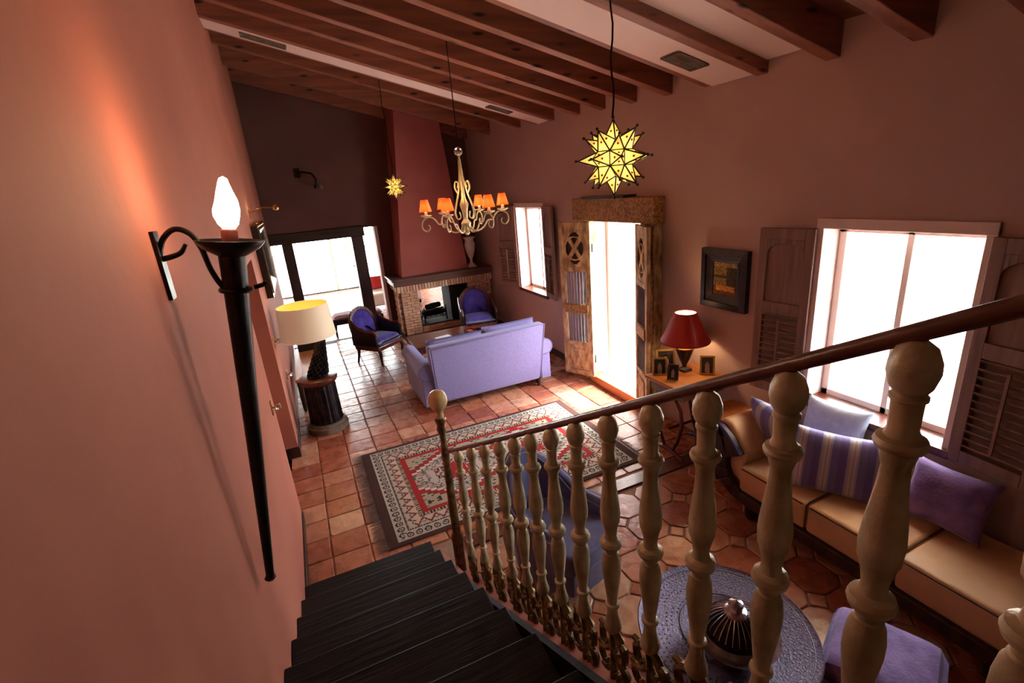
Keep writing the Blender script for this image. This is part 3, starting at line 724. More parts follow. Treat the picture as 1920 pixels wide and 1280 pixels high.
leaf(4.16, -1, R(24), 'worn carved door leaf folded back towards the red lamp')

# ------------------------------------------------------------------ fireplace
fp = thing('fireplace', 'brick fireplace with red tapering hood and dark mantel shelf', 'fireplace', (2.4, 8.8, 0.0))
FO = Vector((2.4, 8.8, 0))
def fpb(x0, x1, y0, y1, z0, z1): return B(x0-FO.x, x1-FO.x, y0-FO.y, y1-FO.y, z0, z1)
core = fpb(1.60, 1.90, 8.92, 9.59, 0.0, 0.91)
for q in (fpb(2.90, 3.40, 8.92, 9.59, 0, 0.91), fpb(1.60, 3.40, 8.92, 9.59, 0.0, 0.185), fpb(1.60, 3.40, 8.90, 9.59, 0.905, 1.03)): core.add(q.v, q.f)
core.build('masonry_core', 'mortar', fp, smooth=False)
B(2.55-FO.x, 2.90-FO.x, 9.0-FO.y, 9.55-FO.y, 0.185, 0.9).build('sooty_cheek', 'soot', fp)
fpb(1.90, 2.9, 8.95, 9.59, 0.18, 0.20).build('firebed', 'soot', fp)
fpb(1.47, 3.40, 8.78, 9.59, 1.03, 1.16).build('mantel_shelf', 'mantel', fp, bevel=0.01)
fpb(1.44, 3.40, 8.74, 9.59, 1.13, 1.165).build('mantel_top', 'mantel', fp, bevel=0.006)
fpb(1.60, 3.40, 8.62, 8.92, 0.0, 0.075).build('hearth_slab', 'mortar', fp)
def brick_mesh(w_, d_, h_): return MB().box(-w_/2, w_/2, -d_/2, d_/2, -h_/2, h_/2).mesh('brick', 'brick', False)
sold = brick_mesh(0.046, 0.10, 0.118)
n = 33
for k in range(n):
    o = link('brick', sold, fp); o.location = (1.56+0.0565*k-FO.x, 8.865-FO.y+random.uniform(-0.004, 0.004), 0.968)
for k in range(11):   # return of the soldier course along the side
    o = link('brick', sold, fp); o.location = (1.575-FO.x, 8.95+0.0575*k-FO.y, 0.968); o.rotation_euler.z = PI/2
flat = brick_mesh(0.142, 0.08, 0.046); half = brick_mesh(0.068, 0.08, 0.046)
for c in range(16):
    z = 0.085+0.0525*c+0.023
    if z > 0.905: break
    xs = [(1.672, flat), (1.826, flat)] if c % 2 == 0 else [(1.635, half), (1.749, flat), (1.862, half)]
    for x, me in xs:
        o = link('brick', me, fp); o.location = (x-FO.x, 8.895-FO.y+random.uniform(-0.003, 0.003), z)
    for k in range(3):
        o = link('brick', flat, fp); o.location = (1.605-FO.x, 9.05+0.155*k+(0.07 if c % 2 else 0)-FO.y, z); o.rotation_euler.z = PI/2
    if c < 2 or c > 1:
        for x, me in ([(2.985, flat), (3.14, flat), (3.295, flat)] if c % 2 == 0 else [(2.945, half), (3.06, flat), (3.215, flat), (3.345, half)]):
            o = link('brick', me, fp); o.location = (x-FO.x, 8.895-FO.y, z)
for c in range(2):
    for k in range(7):
        o = link('brick', flat, fp); o.location = (1.985+0.145*k-FO.x, 8.895-FO.y, 0.108+0.0525*c)
hood = MB().hexa([(x-FO.x, y-FO.y, z) for x, y, z in ((1.68, 8.99, 1.16), (2.98, 8.99, 1.16), (2.98, 9.59, 1.16), (1.68, 9.59, 1.16), (2.02, 9.10, 4.35), (2.73, 9.10, 4.35), (2.73, 9.59, 4.35), (1.96, 9.59, 4.35))])
hood.build('hood', 'hood', fp, smooth=False)
# things in and on it
ur = thing('marble_urn', 'white marble urn standing on the mantel shelf', 'urn', (3.07, 9.0, 1.166))
MB().box(-0.075, 0.075, -0.075, 0.075, 0, 0.03).build('plinth', 'marble', ur, bevel=0.004)
MB().lathe([(0.07, 0.03), (0.065, 0.05), (0.035, 0.075), (0.025, 0.12), (0.03, 0.16), (0.06, 0.22), (0.092, 0.32), (0.105, 0.42), (0.10, 0.47), (0.085, 0.5), (0.08, 0.52), (0.115, 0.56), (0.12, 0.58), (0.1, 0.58), (0.07, 0.54), (0, 0.54)], 24).build('body', 'marble', ur)
gr = thing('fire_basket', 'black iron fire basket inside the brick fireplace', 'fire basket', (2.24, 9.22, 0.20))
for x in (-0.2, -0.1, 0, 0.1, 0.2): MB().tube([(x, -0.14, 0.08), (x, -0.16, 0.22)], 0.008, 6).build('bar', 'iron', gr)
MB().tube([(-0.22, -0.15, 0.22), (0.22, -0.15, 0.22)], 0.009, 6).tube([(-0.22, -0.14, 0.09), (0.22, -0.14, 0.09)], 0.009, 6).tube([(-0.22, -0.14, 0), (-0.22, -0.16, 0.3)], 0.012, 6).tube([(0.22, -0.14, 0), (0.22, -0.16, 0.3)], 0.012, 6).tube([(-0.22, -0.14, 0.1), (-0.22, 0.16, 0.1)], 0.01, 6).tube([(0.22, -0.14, 0.1), (0.22, 0.16, 0.1)], 0.01, 6).tube([(-0.22, 0.16, 0), (-0.22, 0.16, 0.2)], 0.012, 6).tube([(0.22, 0.16, 0), (0.22, 0.16, 0.2)], 0.012, 6).build('frame', 'iron', gr)
for k, (x0, y0, z0, x1, y1, z1, r) in enumerate([(-0.24, -0.02, 0.165, 0.22, -0.06, 0.165, 0.05), (-0.2, 0.10, 0.16, 0.24, 0.10, 0.16, 0.045), (-0.14, -0.02, 0.275, 0.16, 0.08, 0.275, 0.055)]):
    mb = MB().tube([(2.24+x0, 9.22+y0, 0.2+z0), (2.24+(x0+x1)/2, 9.22+(y0+y1)/2, 0.205+(z0+z1)/2), (2.24+x1, 9.22+y1, 0.2+z1)], [r*0.9, r, r*0.95], 10)
    tag(mb.build('charred_log', 'soot'), ['charred log lying at the front of the fire basket', 'charred log lying at the back of the fire basket', 'charred log lying across the top of the fire basket'][k], 'log', 'logs in the fire basket')

# ================================================================== FURNITURE
def legs(parent, pts, h, r0=0.022, r1=0.014, mat='dark', name='leg', z0=0.0):
    for x, y in pts:
        MB().lathe([(r1, z0), (r1*1.1, z0+0.02), (r0, z0+h*0.8), (r0*1.1, z0+h)], 10, (x, y, 0)).build(name, mat, parent)
# lavender sofa, its back to the stairs
sf = thing('loveseat_sofa', 'lavender linen sofa with its back to the stairs', 'sofa', (1.95, 5.80, 0.0))
SO = Vector((1.95, 5.80, 0))
def L3(*p): return tuple(Vector(p)-SO)
bk = MB().hexa([L3(*p) for p in ((1.22, 5.43, 0.10), (2.66, 5.43, 0.10), (2.66, 5.60, 0.10), (1.22, 5.60, 0.10), (1.15, 5.26, 0.895), (2.68, 5.26, 0.915), (2.68, 5.42, 0.915), (1.15, 5.42, 0.895))])
bk.build('backrest', 'lav', sf, bevel=0.035, seg=3)
MB().box(1.22-SO.x, 2.66-SO.x, -0.30, 0.62, 0.10, 0.30).build('seat_base', 'lav', sf, bevel=0.02, seg=2)
for s_, ax in ((-1, 1.13), (1, 2.74)):
    a = MB(); rr = 0.105; n = 16
    prof = [(ax+rr*math.cos(2*PI*i/n), 0.55+rr*math.sin(2*PI*i/n)) for i in range(n)]
    a.prism([(x-SO.x, z) for x, z in prof], 5.40-SO.y, 6.38-SO.y, 'y'); 
    a.box(ax-0.07-SO.x, ax+0.07-SO.x, 5.42-SO.y, 6.36-SO.y, 0.10, 0.56)
    a.build('arm', 'lav', sf, bevel=0.012)
    MB().torus((0, 0, 0), rr*0.98, 0.006, 24, 6, Matrix.Translation((ax-SO.x, 5.40-SO.y, 0.55)) @ Matrix.Rotation(R(90), 4, 'X')).build('piping', 'piping', sf)
for x in (1.57, 2.30):
    c = cushion(0.72, 0.70, 0.17, e=6, pinch=0.0); xf(c, Matrix.Translation((x-SO.x, 5.98-SO.y, 0.385))); link('seat_cushion', weld(c.mesh('seat_cushion', 'lav')), sf)
    c = cushion(0.735, 0.56, 0.21, e=5, pinch=0.02); xf(c, Matrix.Translation((x-SO.x, 5.50-SO.y, 0.635 if x < 2 else 0.665)) @ Matrix.Rotation(R(76), 4, 'X')); link('back_cushion', weld(c.mesh('back_cushion', 'lav')), sf)
pp = [L3(1.16, 5.258, 0.888), L3(1.225, 5.425, 0.11), L3(2.655, 5.425, 0.11), L3(2.675, 5.258, 0.908), L3(1.16, 5.258, 0.888)]
MB().tube(pp[:2], 0.006, 6).tube(pp[2:4], 0.006, 6).tube([pp[3], pp[0]], 0.006, 6).build('back_piping', 'piping', sf)
legs(sf, [(1.25-SO.x, -0.34), (2.635-SO.x, -0.34), (1.18-SO.x, 0.5), (2.70-SO.x, 0.5)], 0.11, 0.028, 0.02)

# purple velvet armchairs with carved frames
def velvet_chair(loc, rz, label):
    t = thing('velvet_armchair', label, 'armchair', loc, rz, 'purple velvet chairs by the fireplace')
    # faces -y
    n = 16; W = 0.30
    A = []; 
    arch = [(-W, 0.36), (-W-0.02, 0.55)]+[((W+0.02)*math.cos(PI-PI*i/n), 0.62+0.33*math.sin(PI*i/n)) for i in range(n+1)]+[(W+0.02, 0.55), (W, 0.36)]
    inn = [(x*0.84, 0.36+(z-0.36)*0.90) for x, z in arch]
    Tb = Matrix.Translation((0, 0.22, 0.36)) @ Matrix.Rotation(R(-14), 4, 'X') @ Matrix.Translation((0, 0, -0.36))
    MB().strip(arch, inn, -0.028, 0.028, 'y', Tb).build('back_frame', 'mahog', t, bevel=0.006)
    pad = MB(); m = 8
    rings = [[(x*k, 0.40+(z-0.40)*k+(1-k)*0.22) for x, z in inn] for k in [1-j/m for j in range(m)]]
    vs = []; fs = []; L0 = len(inn)
    for j, rg in enumerate(rings):
        bul = 0.06*math.sqrt(max(0, 1-(1-j/m)**2))
        for x, z in rg: vs.append(Tb @ Vector((x, -0.01-bul, z)))
    for j in range(m-1):
        for i in range(L0-1): fs.append((j*L0+i, j*L0+i+1, (j+1)*L0+i+1, (j+1)*L0+i))
    fs.append(tuple((m-1)*L0+i for i in range(L0)))
    pad.add(vs, fs); pad.prism([(x, z) for x, z in inn], 0.0, 0.02, 'y', Tb)
    pad.build('back_pad', 'velvet', t)
    MB().box(-0.33, 0.33, -0.34, 0.24, 0.25, 0.33).build('seat_rail', 'mahog', t, bevel=0.02, seg=3)
    c = cushion(0.60, 0.56, 0.17, e=5, pinch=0.0); xf(c, Matrix.Translation((0, -0.07, 0.375))); link('seat', weld(c.mesh('seat', 'velvet')), t)
    for s in (-1, 1):
        arm = [(-0.33, 0.33), (-0.33, 0.52), (-0.29, 0.585), (-0.18, 0.58), (0.0, 0.60), (0.14, 0.66), (0.24, 0.74), (0.26, 0.33)]
        x0 = s*0.31
        MB().prism(arm, min(x0, x0+s*0.045), max(x0, x0+s*0.045), 'x').build('arm', 'blackwood', t, bevel=0.012)
        MB().tube([(s*0.335, -0.345, 0.53), (s*0.335, -0.28, 0.60), (s*0.335, -0.1, 0.595), (s*0.335, 0.1, 0.655), (s*0.33, 0.24, 0.76)], [0.026, 0.024, 0.022, 0.022, 0.02], 8).build('armrest', 'mahog', t)
        MB().ball((s*0.335, -0.352, 0.53), 0.02, 10, 6).build('stud', 'brass', t)
        MB().tube([(s*0.29, -0.31, 0.27), (s*0.30, -0.335, 0.2), (s*0.285, -0.32, 0.1), (s*0.295, -0.335, 0.02), (s*0.295, -0.345, 0.0)], [0.034, 0.034, 0.022, 0.02, 0.028], 10).build('leg', 'dark', t)
        MB().tube([(s*0.28, 0.2, 0.27), (s*0.285, 0.23, 0.12), (s*0.29, 0.27, 0.0)], [0.03, 0.022, 0.018], 10).build('leg', 'dark', t)
    t.scale = (0.9, 0.9, 0.97)
    return t
velvet_chair((0.93, 8.06, 0), math.atan2(-0.79, 0.61)+PI/2, 'purple velvet armchair with arched back beside the wide opening')
velvet_chair((2.78, 8.12, 0), R(-12), 'purple velvet armchair in front of the brick fireplace')

# coffee table
ct = thing('coffee_table', 'dark wooden coffee table between sofa and fireplace', 'coffee table', (1.85, 7.2, 0))
MB().box(-0.52, 0.52, -0.36, 0.36, 0.39, 0.43).build('table_top', 'mahog', ct, bevel=0.006)
MB().box(-0.47, 0.47, -0.31, -0.29, 0.31, 0.39).box(-0.47, 0.47, 0.29, 0.31, 0.31, 0.39).box(-0.48, -0.46, -0.3, 0.3, 0.31, 0.39).box(0.46, 0.48, -0.3, 0.3, 0.31, 0.39).build('apron', 'mahog', ct)
for x in (-0.46, 0.46):
    for y in (-0.30, 0.30): MB().lathe([(0.022, 0), (0.03, 0.03), (0.02, 0.06), (0.03, 0.2), (0.022, 0.27), (0.035, 0.29), (0.035, 0.39)], 12, (x, y, 0)).build('leg', 'mahog', ct)
t = thing('magazine_stack', 'small stack of pale magazines on the coffee table', 'magazines', (1.80, 7.02, 0.43), 0.2)
for k in range(3):
    MB().box(-0.13+0.01*k, 0.12+0.005*k, -0.09, 0.085, 0.012*k, 0.012*k+0.011).build('magazine', 'paper', t)
t = thing('wooden_box', 'small open wooden box at the coffee table end', 'box', (2.26, 7.05, 0.43), 0.15)
MB().box(-0.07, 0.07, -0.09, 0.09, 0, 0.012).build('bottom', 'mahog', t)
MB().box(-0.07, 0.07, -0.09, -0.08, 0, 0.06).box(-0.07, 0.07, 0.08, 0.09, 0, 0.06).box(-0.07, -0.06, -0.09, 0.09, 0, 0.06).box(0.06, 0.07, -0.09, 0.09, 0, 0.06).build('sides', 'mahog', t)
MB().box(-0.05, 0.05, -0.07, 0.07, 0.013, 0.045).build('red_book', 'redcloth', t)

# black bench in the opening
t = thing('upholstered_bench', 'black bench with dusty pink seat behind the velvet armchair', 'bench', (0.86, 10.12, 0))
MB().box(-0.50, 0.50, -0.22, 0.22, 0.26, 0.36).build('frame', 'blackwood', t, bevel=0.01)
c = cushion(0.98, 0.42, 0.14, e=8, pinch=0.0); xf(c, Matrix.Translation((0, 0, 0.38))); link('seat', weld(c.mesh('seat', 'pinkcloth')), t)
for x in (-0.45, 0.45):
    for y in (-0.18, 0.18): MB().tube([(x, y, 0.27), (x*1.03, y*1.1, 0.15), (x, y, 0)], [0.035, 0.028, 0.016], 10).build('leg', 'blackwood', t)

# rug ---------------------------------------------------------------
RX0, RX1, RY0, RY1 = 0.19, 2.62, 3.26, 4.87
def rugcol(u, v):
    # u along 2.43 m, v along 1.61 m
    W_, H_ = RX1-RX0, RY1-RY0
    BR = (66, 40, 34); CR = (172, 160, 146); DK = (52, 44, 44); RD = (150, 36, 34); TN = (164, 140, 116); GR = (78, 92, 84); PK = (176, 120, 110)
    du = min(u, W_-u); dv = min(v, H_-v)
    if du < 0.075 or dv < 0.035: return BR
    du -= 0.075; dv -= 0.035
    d = min(du, dv)
    along = v if du < dv else u
    if d < 0.115:      # outer border: cream with dark scrolls
        q = along % 0.075; c = d-0.0575
        rr = math.hypot(q-0.0375, c*0.9)
        if 0.018 < rr < 0.030 or d < 0.010 or d > 0.107: return DK
        if rr < 0.008: return BR
        return CR
    d -= 0.115
    if d < 0.125:      # zigzag border
        tri = abs(((along/0.11) % 1.0)*2-1)
        k = abs((d-0.0625)/0.045-(tri*2-1)*0.9)
        if d < 0.012 or d > 0.115: return DK if (along % 0.024) < 0.012 else CR
        if k < 0.22: return BR
        if k < 0.42: return PK
        dd = math.hypot(((along+0.055) % 0.11)-0.055, d-0.0625)
        return DK if 0.012 < dd < 0.02 else ((188, 166, 144) if (d > 0.0625) else CR)
    d -= 0.125
    if d < 0.03: return TN if (along % 0.03) < 0.016 else DK
    d -= 0.03
    if d < 0.05: return RD
    # inner field
    cu = W_/2; cv = H_/2
    fu = abs(u-cu); fv = abs(v-cv)
    iw = W_/2-0.395; ih = H_/2-0.355
    # spandrels: corner areas tan with small dark motif
    step = math.floor((iw-fu)/0.045)*0.045
    pu = fu
    # medallions: three stepped lozenges
    best = None
    for mc in (-0.41, 0.41):
        a = abs(u-cu-mc)/0.46; b_ = max(0.0, fv-0.10)/0.30
        sa = math.floor(a*9)/9
        val = sa+b_
        if best is None or val < best[0]: best = (val, a, b_, mc)
    val, a, b_, mc = best
    if val < 0.97:
        if val > 0.86: return (196, 186, 172)
        if val > 0.80: return DK if int((u+v)*120) % 2 else CR
        if val > 0.48:
            k = int(u*48)+int(v*48)
            h = (math.sin(int(u*55)*12.9+int(v*55)*78.2)*43758.5) % 1.0
            return GR if h < 0.32 else (CR if h < 0.8 else PK)
        if val > 0.40: return CR
        h = (math.sin(int(u*70)*12.9+int(v*70)*78.2)*43758.5) % 1.0
        return RD if val < 0.16 else (DK if h < 0.35 else (CR if h < 0.85 else RD))
    if val < 1.16: return RD
    if fv > ih-0.03 and False: return DK
    h = (math.sin(int(u*38)*12.9+int(v*60)*78.2)*43758.5) % 1.0
    if val > 1.30 and h < 0.16: return DK
    if val < 1.20: return DK
    return (158, 142, 120)
nx, nyr = 270, 178
vsr = []; fsr = []
for j in range(nyr+1):
    for i in range(nx+1):
        x = RX0+(RX1-RX0)*i/nx; y = RY0+(RY1-RY0)*j/nyr
        vsr.append((x-1.405, y-4.065, 0.012+0.0015*math.sin(x*5+y*3)))
for j in range(nyr):
    for i in range(nx):
        a = j*(nx+1)+i; fsr.append((a, a+1, a+nx+2, a+nx+1))
def colmesh(name, vs, fs, cols, mat):
    me = bpy.data.meshes.new(name); me.from_pydata(vs, [], fs)
    ca = me.color_attributes.new('Col', 'FLOAT_COLOR', 'CORNER')
    buf = []
    for f, c in zip(fs, cols): buf += list(c)*len(f)
    ca.data.foreach_set('color', buf)
    me.materials.append(MT[mat]); return me
_lc = {}
def linc(c):
    if c not in _lc: _lc[c] = lin(c)
    return _lc[c]
cols = [linc(rugcol((i+0.5)*(RX1-RX0)/nx, (j+0.5)*(RY1-RY0)/nyr)) for j in range(nyr) for i in range(nx)]
rg = thing('patterned_rug', 'red and cream patterned wool rug with dark borders and fringe', 'rug', (1.405, 4.065, 0))
link('pile', colmesh('pile', vsr, fsr, cols, 'rug'), rg)
B(-1.213, 1.213, -0.803, 0.803, 0.002, 0.0105).build('backing', 'fringe', rg)
fr = MB()
for sx in (-1, 1):
    n = 280
    for k in range(n):
        y = -0.80+1.60*(k+0.5)/n; l = random.uniform(0.06, 0.105); dy = random.uniform(-0.03, 0.03)
        x0 = sx*1.212; x1 = sx*(1.212+l)
        fr.add([(x0, y-0.003, 0.010), (x0, y+0.003, 0.010), (x1, y+dy+0.002, 0.004), (x1, y+dy-0.002, 0.004)], [(0, 1, 2, 3)])
tag(fr.build('fringe', 'fringe', rg, smooth=False), kind='stuff')

# slate blue tub chair behind the balusters
tc = thing('tub_armchair', 'slate blue velvet tub armchair standing behind the balusters', 'armchair', (1.25, 2.46, 0), R(18)); tc.scale = (0.88, 0.88, 0.96)
def upath(s, off):   # s in [0,1] from the left arm front round the back to the right arm front
    a = 0.32+off; 
    L1 = 0.36
    if s < 0.25: return (-a, -0.30+L1*s/0.25)
    if s > 0.75: return (a, -0.30+L1*(1-s)/0.25)
    th = PI-(s-0.25)/0.5*PI
    return (a*math.cos(th), 0.06+(0.29+off)*math.sin(th))
def hgt(s):
    k = max(0.0, 1-abs(s-0.5)/0.30); k = k*k*(3-2*k)
    return 0.56+0.31*k
n = 40; vs_ = []; fs_ = []
for i in range(n+1):
    s = i/n; h = hgt(s); o_ = upath(s, 0.0); i_ = upath(s, -0.085)
    lean = 0.10*max(0, h-0.5)/0.4
    def pt(p, z, k=1.0): return (p[0]*(1+0.10*(z/h if z > 0.3 else 0)*0), p[1]+lean*(z/h)*1.0, z)
    m_ = ((o_[0]+i_[0])/2, (o_[1]+i_[1])/2)
    vs_ += [pt(o_, 0.12), pt(o_, h-0.04), pt((o_[0]*0.7+m_[0]*0.3, o_[1]*0.7+m_[1]*0.3), h-0.008), pt(m_, h), pt((i_[0]*0.7+m_[0]*0.3, i_[1]*0.7+m_[1]*0.3), h-0.008), pt(i_, h-0.045), pt(i_, 0.12)]
K = 7
for i in range(n):
    for k in range(K):
        a = i*K+k; b = i*K+(k+1) % K; fs_.append((a, b, b+K, a+K))
fs_.append(tuple(range(K))); fs_.append(tuple(range(n*K+K-1, n*K-1, -1)))
MB().add(vs_, fs_).build('shell_back', 'slate', tc, ang=60)
for off, dz in ((0.004, -0.02), (-0.089, -0.03)):
    pts = []
    for i in range(n+1):
        s = i/n; h = hgt(s); p = upath(s, off); lean = 0.10*max(0, h-0.5)/0.4
        pts.append((p[0], p[1]+lean, h+dz))
    MB().tube(pts, 0.0065, 6).build('piping', 'piping', tc)
seat = [(-0.24, 0.2), (-0.235, -0.24), (-0.30, -0.31), (-0.26, -0.38), (-0.12, -0.42), (0, -0.43), (0.12, -0.42), (0.26, -0.38), (0.30, -0.31), (0.235, -0.24), (0.24, 0.2), (0.12, 0.27), (-0.12, 0.27)]
MB().prism(seat, 0.30, 0.45, 'z').build('seat_cushion', 'slate', tc, bevel=0.03, seg=4)
MB().prism([(x*0.97, y*0.97) for x, y in seat], 0.13, 0.31, 'z').build('seat_base', 'slate', tc, bevel=0.01)
legs(tc, [(-0.26, -0.30), (0.26, -0.30), (-0.22, 0.22), (0.22, 0.22)], 0.14, 0.024, 0.016)

# round tray table with brazier --------------------------------------
tt = thing('round_tray_table', 'round chased silver tray table at the foot of the balusters', 'table', (1.58, 1.332, 0))
MB().lathe([(0, 0.385), (0.395, 0.385), (0.42, 0.40), (0.4254, 0.405), (0.42, 0.41), (0.405, 0.40), (0.0, 0.398)], 64).build('tray_top', 'pewter', tt)
ch = MB()
for rg_, n in ((0.38, 96), (0.355, 88), (0.33, 80), (0.305, 74), (0.28, 68), (0.255, 60), (0.23, 54)):
    for k in range(n):
        a = 2*PI*(k+0.5*(int(rg_*1000) % 2))/n
        if rg_ > 0.345 or (int(rg_*200)+k//5) % 2: ch.ball((rg_*math.cos(a), rg_*math.sin(a), 0.3985), 0.0055, 6, 4, (1, 1, 0.5))
tag(ch.build('chased_dots', 'blackwood', tt, smooth=False), kind='stuff')
MB().torus((0, 0, 0.4005), 0.39, 0.003, 64, 6).torus((0, 0, 0.4005), 0.215, 0.003, 48, 6).build('chased_rings', 'pewter', tt)
for k in range(6):
    a = 2*PI*k/6+0.2
    MB().tube([(0.33*math.cos(a), 0.33*math.sin(a), 0.386), (0.24*math.cos(a+0.3), 0.24*math.sin(a+0.3), 0.2), (0.30*math.cos(a+0.6), 0.30*math.sin(a+0.6), 0.0)], [0.016, 0.02, 0.014], 8).build('leg', 'dark', tt)
bz = thing('brazier', 'silver brazier with ribbed black dome lid on the round table', 'brazier', (1.54, 1.245, 0.402))
MB().lathe([(0.10, 0), (0.11, 0.01), (0.06, 0.03), (0.09, 0.045), (0.15, 0.055), (0.185, 0.075), (0.2, 0.09), (0.2, 0.096), (0.18, 0.09), (0.145, 0.082), (0.14, 0.10), (0, 0.10)], 40).build('dish', 'silver', bz)
dm = MB().lathe([(0.135, 0.10), (0.135, 0.115), (0.128, 0.13), (0.11, 0.16), (0.08, 0.19), (0.05, 0.205), (0, 0.205)], 36).build('dome', 'bronze', bz)
for k in range(28):
    a = 2*PI*k/28; pts = [(r*math.cos(a), r*math.sin(a), z) for r, z in ((0.132, 0.13), (0.116, 0.16), (0.086, 0.19), (0.056, 0.209))]
    MB().tube(pts, 0.003, 5).build('rib', 'silver', dm)
MB().lathe([(0.055, 0.205), (0.05, 0.215), (0.03, 0.222), (0.022, 0.235), (0.035, 0.25), (0.03, 0.262), (0.012, 0.27), (0, 0.28)], 24).build('knob', 'silver', bz)
for s in (-1, 1): MB().torus((0, 0, 0), 0.035, 0.005, 18, 6, Matrix.Translation((s*0.21, 0, 0.085)) @ Matrix.Rotation(R(60), 4, 'Y')).build('handle', 'silver', bz)
# violet stool
t = thing('violet_stool', 'low violet upholstered stool beside the round tray table', 'stool', (2.12, 0.90, 0), 0.4)
c = cushion(0.46, 0.46, 0.2, e=7, pinch=0.0); xf(c, Matrix.Translation((0, 0, 0.30))); link('cushion', weld(c.mesh('cushion', 'purple')), t)
MB().box(-0.2, 0.2, -0.2, 0.2, 0.16, 0.24).build('frame', 'dark', t, bevel=0.01); legs(t, [(x, y) for x in (-0.17, 0.17) for y in (-0.17, 0.17)], 0.17)

# chaise longue -------------------------------------------------------
cz = thing('chaise_longue', 'cream leather chaise longue with dark mahogany scroll end under the bright window', 'chaise', (3.05, 1.6, 0))
CO = Vector((3.05, 1.6, 0)); xf0, xb0 = 2.745, 3.355
# wooden scroll end face (profile in y,z)
outer = [(2.236, 0.135), (2.34, 0.16), (2.44, 0.225), (2.505, 0.33), (2.535, 0.43), (2.54, 0.53), (2.53, 0.63), (2.505, 0.72)]
inner = [(2.25, 0.235), (2.30, 0.262), (2.345, 0.305), (2.375, 0.36), (2.385, 0.41), (2.38, 0.46), (2.40, 0.60), (2.44, 0.69)]
e_ = MB().strip([(y-CO.y, z) for y, z in outer], [(y-CO.y, z) for y, z in inner], xf0-0.03-CO.x, xf0+0.03-CO.x, 'x')
e_.prism([(y-CO.y, z) for y, z in ((2.385, 0.455), (2.258, 0.53), (2.30, 0.575), (2.36, 0.64), (2.44, 0.70), (2.505, 0.72), (2.45, 0.6))], xf0-0.03-CO.x, xf0+0.03-CO.x, 'x')
e_.build('scroll_end', 'dark', cz, bevel=0.008)
e2 = MB().strip([(y-CO.y, z) for y, z in outer], [(y-CO.y, z) for y, z in inner], xb0-0.02-CO.x, xb0+0.03-CO.x, 'x').build('scroll_end', 'dark', cz, bevel=0.006)
MB().tube([(xf0-0.032-CO.x, y-CO.y, z) for y, z in ((2.262, 0.535), (2.305, 0.59), (2.36, 0.65), (2.43, 0.705), (2.50, 0.735))], 0.007, 6).build('scroll_piping', 'velvet', cz)
roll = [(2.53, 0.50), (2.54, 0.60), (2.52, 0.70), (2.48, 0.745), (2.41, 0.725), (2.34, 0.66), (2.29, 0.59), (2.262, 0.545), (2.275, 0.44), (2.28, 0.26), (2.42, 0.30), (2.50, 0.40)]
MB().prism([(y-CO.y, z) for y, z in roll], xf0+0.03-CO.x, xb0-0.02-CO.x, 'x').build('rolled_headrest', 'cream', cz, bevel=0.03, seg=3)
for (a, b) in ((2.28, 1.74), (1.735, 1.20), (1.195, 0.62)):
    MB().box(xf0-CO.x, xb0-CO.x, b-CO.y, a-CO.y, 0.215, 0.43).build('seat_cushion', 'cream', cz, bevel=0.028, seg=4)
    MB().tube([(xf0-0.001-CO.x, a-0.025-CO.y, 0.414), (xf0-0.001-CO.x, b+0.025-CO.y, 0.414)], 0.005, 6).tube([(xf0+0.0-CO.x, b-0.002-CO.y, 0.22), (xf0+0.0-CO.x, b-0.002-CO.y, 0.415), (xf0+0.03-CO.x, b-0.002-CO.y, 0.432), (xb0-CO.x, b-0.002-CO.y, 0.432)], 0.005, 6).build('seam', 'seam', cz)
MB().box(xf0-0.03-CO.x, xf0+0.02-CO.x, 0.60-CO.y, 2.26-CO.y, 0.135, 0.225).box(xf0-CO.x, xb0-CO.x, 0.60-CO.y, 2.26-CO.y, 0.14, 0.215).build('base_rail', 'dark', cz, bevel=0.008)
for x in (2.79, 3.31):
    for y in (2.18, 0.72): MB().lathe([(0.03, 0), (0.045, 0.02), (0.05, 0.06), (0.046, 0.10), (0.05, 0.145)], 14, (x-CO.x, y-CO.y, 0)).build('leg', 'blackwood', cz)
def pillow(w_, h_, t_, T, mat, label):
    c = cushion(w_, h_, t_, 18, 16, 2.6, 0.10)
    o = link('pillow', weld(c.mesh('pillow', mat))); o.matrix_world = T
    return tag(o, label, 'pillow', 'pillows on the chaise')
pillow(0.44, 0.44, 0.17, Matrix.Translation((3.06, 2.235, 0.665)) @ Matrix.Rotation(R(78), 4, 'Z') @ Matrix.Rotation(R(70), 4, 'X'), 'pillow', 'purple striped pillow leaning on the rolled end of the chaise')
pillow(0.58, 0.44, 0.16, Matrix.Translation((3.03, 1.74, 0.635)) @ Matrix.Rotation(R(-62), 4, 'Z') @ Matrix.Rotation(R(66), 4, 'X'), 'pillow', 'broad purple striped pillow at the front of the chaise')
pillow(0.44, 0.42, 0.16, Matrix.Translation((3.285, 1.96, 0.72)) @ Matrix.Rotation(R(-84), 4, 'Z') @ Matrix.Rotation(R(74), 4, 'X'), 'pale_pillow', 'pale blue pillow standing under the bright window')
pillow(0.42, 0.38, 0.16, Matrix.Translation((3.22, 1.22, 0.62)) @ Matrix.Rotation(R(-88), 4, 'Z') @ Matrix.Rotation(R(66), 4, 'X'), 'purple', 'plain violet pillow beside the broad striped one')

